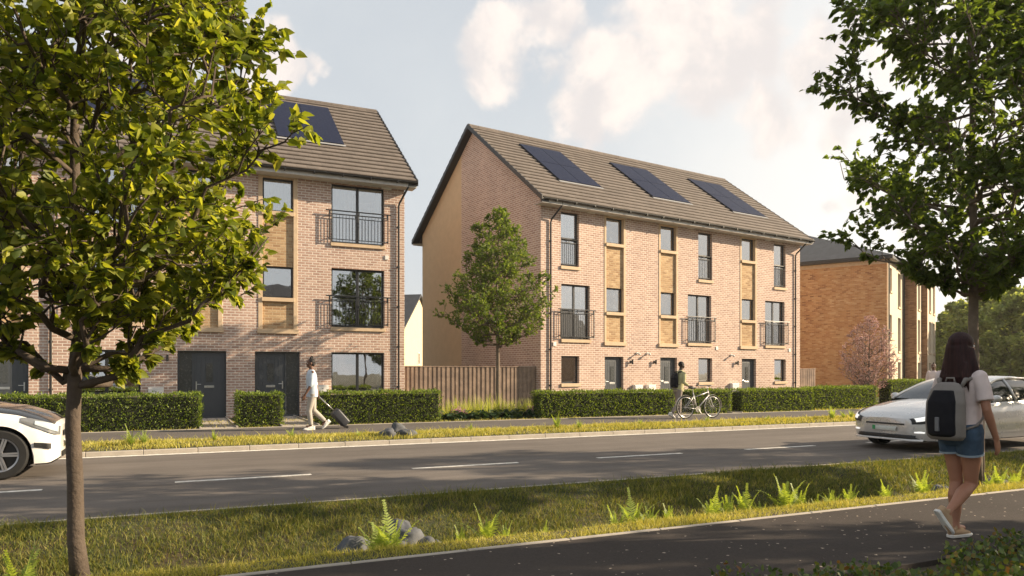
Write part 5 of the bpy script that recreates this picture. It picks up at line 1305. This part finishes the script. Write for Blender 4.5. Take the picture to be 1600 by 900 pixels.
# ---- generic clothed walker ----
def walker(label, loc, rz, J, skin, hair, top, bottom, shoes, sleeve=1.0, hem=.80, face=V3(1, 0, 0), bun=False, cap=False, hands=None, vox=.011, female=False):
    t = thing('person', label, 'person', loc, rz)
    b = Blob(); lean = J['lean']; sx = lambda z: lean * max(0, z - .9)
    b.loft([(V3(-.01, 0, .80), .11, .09), (V3(-.012, 0, .90), .155, .11), (V3(sx(1.05), 0, 1.05), .14, .095), (V3(sx(1.25), 0, 1.25), .165, .11), (V3(sx(1.38), 0, 1.38), .165, .09), (V3(sx(1.45), 0, 1.45), .07, .06)])
    nk = V3(sx(1.42), 0, 1.42); hc = V3(sx(1.60) + .015, 0, 1.615); b.chain([nk, hc + V3(-.01, 0, -.05)], [.056, .052])
    for sd_ in ('L', 'R'):
        h, k, a = J['h' + sd_], J['k' + sd_], J['a' + sd_]
        b.chain([h, h.lerp(k, .5), k, k.lerp(a, .3), k.lerp(a, .85), a], [.085, .07, .052, .054, .036, .034])
        s_, e_, w_ = J['s' + sd_], J['e' + sd_], J['w' + sd_]
        b.chain([s_, s_.lerp(e_, .4), e_, e_.lerp(w_, .3), w_], [.052, .046, .038, .038, .026])
        d, pn, th_ = (hands or {}).get(sd_, ((w_ - e_), V3(0, -1 if sd_ == 'L' else 1, 0), V3(1, 0, 0))); hand(b, w_, d, pn, th_, J.get('curl' + sd_, .5), 1.05)
        td = J['t' + sd_]; b.chain([a, a + td.normalized() * .10], [.034, .028])
    e = head(b, hc, face, 1.02); body = b.fuse('body', M[skin], t, .0075, 4); eyes(e, body)
    b = Blob()
    b.loft([(V3(sx(hem), 0, hem), .185, .135), (V3(-.005, 0, .93), .178, .13), (V3(sx(1.05), 0, 1.05), .168, .12), (V3(sx(1.25), 0, 1.25), .185, .13), (V3(sx(1.37), 0, 1.37), .180, .108), (V3(sx(1.43), 0, 1.435), .10, .078), (V3(sx(1.46), 0, 1.465), .066, .062)])
    for sd_, sg in (('L', 1), ('R', -1)):
        s_, e_, w_ = J['s' + sd_], J['e' + sd_], J['w' + sd_]; pts = [s_ + V3(0, -.02 * sg, 0), s_.lerp(e_, .5), e_]; rr_ = [.068, .06, .053]
        if sleeve > 1: pts.append(e_.lerp(w_, sleeve - 1)); rr_.append(.044)
        b.tube(pts, rr_, 16); b.ball(pts[0], .066, 14); b.ball(e_, .052, 12)
    b.fuse('shirt', M[top], t, vox, 3)
    b = Blob(); b.loft([(V3(-.01, 0, .78), .14, .10), (V3(-.012, 0, .86), .172, .128), (V3(-.008, 0, .96), .165, .122)])
    for sd_ in ('L', 'R'):
        h, k, a = J['h' + sd_], J['k' + sd_], J['a' + sd_]
        b.tube([h, h.lerp(k, .5), k, k.lerp(a, .5), k.lerp(a, .90)], [.100, .084, .070, .062, .054], 16); b.ball(k, .069, 12)
    b.fuse('trousers', M[bottom], t, vox, 3)
    b = Blob(); Mx = Matrix.Rotation(math.atan2(face.y, face.x), 3, 'Z')
    if cap: b.ball(hc + Mx @ V3(-.014, 0, .035), (.100, .086, .092), 18)
    else: b.ball(hc + Mx @ V3(-.020, 0, .036), (.094, .081, .088), 18); b.ball(hc + Mx @ V3(-.045, 0, -.01), (.062, .073, .07), 14)
    if bun: b.ball(hc + Mx @ V3(-.01, 0, .135), (.028, .028, .03), 12); b.tube([hc + V3(-.01, 0, .09), hc + V3(-.01, 0, .14)], [.03, .02], 10)
    b.fuse('hair', M[hair], body, .008, 2)
    for sd_ in ('L', 'R'): td = J['t' + sd_]; up = V3(0, 0, 1) if abs(td.normalized().z) < .3 else V3(.8, 0, .6); shoe(t, J['a' + sd_], td, up, 1.06, shoes)
    return t
# man with suitcase, walking left
mp = PY(487.5, 18.15, 0)
J = dict(lean=.03, hL=V3(0, .09, .88), kL=V3(.085, .08, .47), aL=V3(.03, .06, .09), tL=V3(1, .05, -.02),
         hR=V3(-.02, -.09, .88), kR=V3(-.05, -.07, .47), aR=V3(-.34, -.07, .185), tR=V3(.75, 0, -.72),
         sL=V3(.02, .185, 1.40), eL=V3(.06, .235, 1.10), wL=V3(.20, .215, .86), sR=V3(.02, -.185, 1.40), eR=V3(-.13, -.24, 1.12), wR=V3(-.185, -.22, .865), curlL=.45, curlR=.95)
man = walker('man walking left on the far pavement in a pale blue shirt and light grey trousers', (mp.x, 18.15, .104), R(180), J, 'skinm', 'hairk', 'shirt', 'grey', 'shoew', sleeve=1.18, hem=.80, bun=True,
             hands={'R': (V3(-.25, 0, -1), V3(.9, 0, -.2), V3(0, 1, 0)), 'L': (V3(.3, 0, -.9), V3(0, -1, 0), V3(1, 0, 0))})
M['case'] = pmat('charcoal_case', (.035, .037, .045), .45, var=.1, bump=.15)
def suitcase():
    top = V3(-.575, -.22, .44); bot = V3(-.875, -.22, .10); ax = (top - bot).normalized(); sd_ = V3(0, 1, 0); nn = ax.cross(sd_)
    t = thing('suitcase', 'charcoal wheeled suitcase pulled behind the man by its long handle', 'suitcase', man.location[:], R(180))
    mat4 = Matrix((( ax.x, sd_.x, nn.x, 0), (ax.y, sd_.y, nn.y, 0), (ax.z, sd_.z, nn.z, 0), (0, 0, 0, 1)))
    c = (top + bot) / 2; b = MB(); b.obox(Matrix.Translation(c) @ mat4, .46, .34, .22); sh = b.build('shell', M['case'], t, bevel=.045, seg=4, smooth=True)
    b = MB()
    for k in (-.12, -.06, 0, .06, .12):
        for s_ in (1, -1): b.obox(Matrix.Translation(c + sd_ * k + nn * .110 * s_) @ mat4, .36, .018, .008)
    b.build('ribs', M['case'], sh, bevel=.003)
    hnd = V3(-.205, -.21, .80)
    for s_ in (1, -1):
        b = MB(); b.tube([top + sd_ * .06 * s_ - ax * .02, hnd + sd_ * .06 * s_ - V3(.0, .01, 0)], .009, 8); b.build('rod', M['metal'], t, smooth=True)
    b = MB(); b.tube([hnd + V3(0, -.075, 0), hnd + V3(0, .055, 0)], .014, 10); b.build('grip', M['black'], t, smooth=True)
    for s_ in (1, -1):
        b = MB(); p = V3(-.90 + .03, -.22 + .13 * s_, .035); b.tube([p - V3(0, .016, 0), p + V3(0, .016, 0)], .034, 18); b.build('wheel', M['black'], t, smooth=True, auto=40)
    return t
suitcase()
# cyclist and bicycle
M['bike'] = pmat('grey_bike_paint', (.46, .45, .44), .35, metal=.4); M['chrome'] = pmat('mudguard', (.62, .60, .57), .3, metal=.7)
bp_ = PY(1071, 17.75)
def bicycle():
    t = thing('bicycle', 'grey city bicycle with silver mudguards pushed along the far pavement', 'bicycle', (bp_.x, 17.75, .104), R(1))
    wr = .345; ctr = (V3(0, 0, wr), V3(1.04, 0, wr))
    for c in ctr:
        T = Matrix.Translation(c) @ Matrix.Rotation(R(90), 4, 'X')
        b = MB(); n = 40
        b.tube([c + V3(math.cos(a) * (wr - .017), 0, math.sin(a) * (wr - .017)) for a in [k * 2 * math.pi / n for k in range(n + 1)]], .017, 8, cap=False); w_ = b.build('wheel', M['tyre'], t, smooth=True)
        b = MB(); b.tube([c + V3(math.cos(a) * (wr - .042), 0, math.sin(a) * (wr - .042)) for a in [k * 2 * math.pi / n for k in range(n + 1)]], .012, 6, cap=False); b.build('rim', M['chrome'], w_, smooth=True)
        b = MB()
        for k in range(18): a = k * math.pi / 9; b.tube([c + V3(0, .02 * (-1) ** k, 0), c + V3(math.cos(a) * (wr - .045), 0, math.sin(a) * (wr - .045))], .0022, 4)
        b.tube([c + V3(0, -.05, 0), c + V3(0, .05, 0)], .018, 10); b.build('spokes', M['chrome'], w_)
        b = MB(); r2 = wr + .022; aa = [R(q) for q in (range(10, 200, 8) if c.x < .5 else range(-5, 150, 8))]
        for a0, a1 in zip(aa[:-1], aa[1:]):
            b.add([c + V3(math.cos(a) * r_, y, math.sin(a) * r_) for a in (a0, a1) for r_, y in ((r2, -.026), (r2 + .008, 0), (r2, .026))], [(0, 1, 4, 3), (1, 2, 5, 4)])
        b.build('mudguard', M['chrome'], t, smooth=True)
    bb = V3(.44, 0, .28); st = V3(.30, 0, .74); ht = V3(.86, 0, .83); hb = V3(.90, 0, .70); rw, fw_ = ctr
    b = MB()
    b.tube([bb, st + V3(-.01, 0, .04)], .017, 8); b.tube([st + V3(.02, 0, -.10), ht - V3(-.01, 0, .03)], .015, 8); b.tube([bb, hb], .018, 8); b.tube([hb - V3(-.01, 0, .03), ht + V3(-.01, 0, .03)], .02, 8)
    for s_ in (1, -1):
        b.tube([bb + V3(0, .03 * s_, 0), rw + V3(0, .055 * s_, 0)], .009, 6); b.tube([st + V3(0, .02 * s_, -.07), rw + V3(0, .055 * s_, 0)], .008, 6)
    b.build('frame', M['bike'], t, smooth=True)
    b = MB(); b.tube([hb, hb + V3(.02, 0, -.06)], .018, 8)
    for s_ in (1, -1): b.tube([hb + V3(.015, .035 * s_, -.05), hb + V3(.05, .05 * s_, -.2), fw_ + V3(0, .05 * s_, 0)], .011, 6)
    b.build('fork', M['bike'], t, smooth=True)
    b = MB(); b.tube([ht, ht + V3(-.02, 0, .16)], .013, 8); b.tube([ht + V3(-.22, -.29, .15), ht + V3(-.08, -.26, .17), ht + V3(.02, -.10, .165), ht + V3(-.02, 0, .16), ht + V3(.02, .10, .165), ht + V3(-.08, .26, .17), ht + V3(-.22, .29, .15)], .011, 8)
    hbar = b.build('handlebar', M['bike'], t, smooth=True)
    for s_ in (1, -1): b = MB(); b.tube([ht + V3(-.23, .29 * s_, .15), ht + V3(-.11, .265 * s_, .168)], .016, 8); b.build('grip', M['black'], hbar, smooth=True)
    b = MB(); b.tube([st, st + V3(-.03, 0, .16)], .013, 8); b.build('seat_post', M['chrome'], t)
    b = Blob(); b.ball(st + V3(-.08, 0, .19), (.12, .075, .032), 14); b.ball(st + V3(.05, 0, .19), (.11, .03, .024), 12); b.fuse('saddle', M['black'], t, .008, 3)
    b = MB(); b.tube([bb + V3(0, -.05, 0), bb + V3(0, -.062, 0)], .095, 24); b.tube([bb + V3(0, -.07, 0), bb + V3(.10, -.075, -.13)], .011, 6); b.tube([bb + V3(0, .07, 0), bb + V3(-.10, .075, .13)], .011, 6)
    b.obox(Matrix.Translation(bb + V3(.10, -.12, -.135)), .09, .07, .02); b.obox(Matrix.Translation(bb + V3(-.10, .12, .135)), .09, .07, .02); b.build('crankset', M['chrome'], t)
    b = MB(); b.tube([bb + V3(0, -.056, .09), rw + V3(0, -.056, .035)], .005, 5); b.tube([bb + V3(0, -.056, -.09), rw + V3(0, -.056, -.035)], .005, 5); b.build('chain', M['black'], t)
    return t
bicycle()
px_ = bp_.x + .08
J = dict(lean=.16, hL=V3(-.01, .09, .87), kL=V3(.10, .08, .47), aL=V3(.10, .08, .09), tL=V3(1, 0, 0), hR=V3(-.02, -.09, .87), kR=V3(-.04, -.08, .47), aR=V3(-.30, -.07, .15), tR=V3(.9, 0, -.5),
         sR=V3(.09, -.185, 1.36), eR=V3(.02, -.25, 1.09), wR=V3(.19, -.31, .96), sL=V3(.09, .185, 1.36), eL=V3(.20, .20, 1.10), wL=V3(.40, -.02, .98), curlL=.8, curlR=.6)
cyc = walker('person in a pale olive top with a black backpack pushing the bicycle', (px_, 18.2, .104), 0, J, 'skind', 'hairk', 'olive', 'taupe', 'shoew', sleeve=1.75, hem=.82, cap=True, face=V3(1, -.25, 0),
             hands={'R': (V3(.7, -.6, -.25), V3(0, 0, -1), V3(.2, .9, 0)), 'L': (V3(.9, -.3, -.1), V3(0, 0, -1), V3(.2, -.9, 0))})
rounded_pack('black backpack worn by the person with the bicycle', inw(cyc, -.135, 0, .93), 0, .30, .17, .46, ('bag', 'bag', 'bag'), strip=False)
# pedestrian beyond the silver car
pp = PY(1459, 18.3)
J = dict(lean=.02, hL=V3(0, .09, .88), kL=V3(.04, .09, .47), aL=V3(.03, .09, .09), tL=V3(1, .1, 0), hR=V3(0, -.09, .88), kR=V3(-.02, -.09, .47), aR=V3(-.1, -.09, .1), tR=V3(1, -.1, 0),
         sL=V3(.01, .185, 1.40), eL=V3(.0, .24, 1.10), wL=V3(.06, .24, .86), sR=V3(.01, -.185, 1.40), eR=V3(-.02, -.24, 1.12), wR=V3(.03, -.24, .86))
walker('pedestrian in a pale pink top seen over the bonnet of the silver car', (pp.x, 18.3, .104), R(200), J, 'skinm', 'hairr', 'tee', 'denim', 'shoew', bun=True)
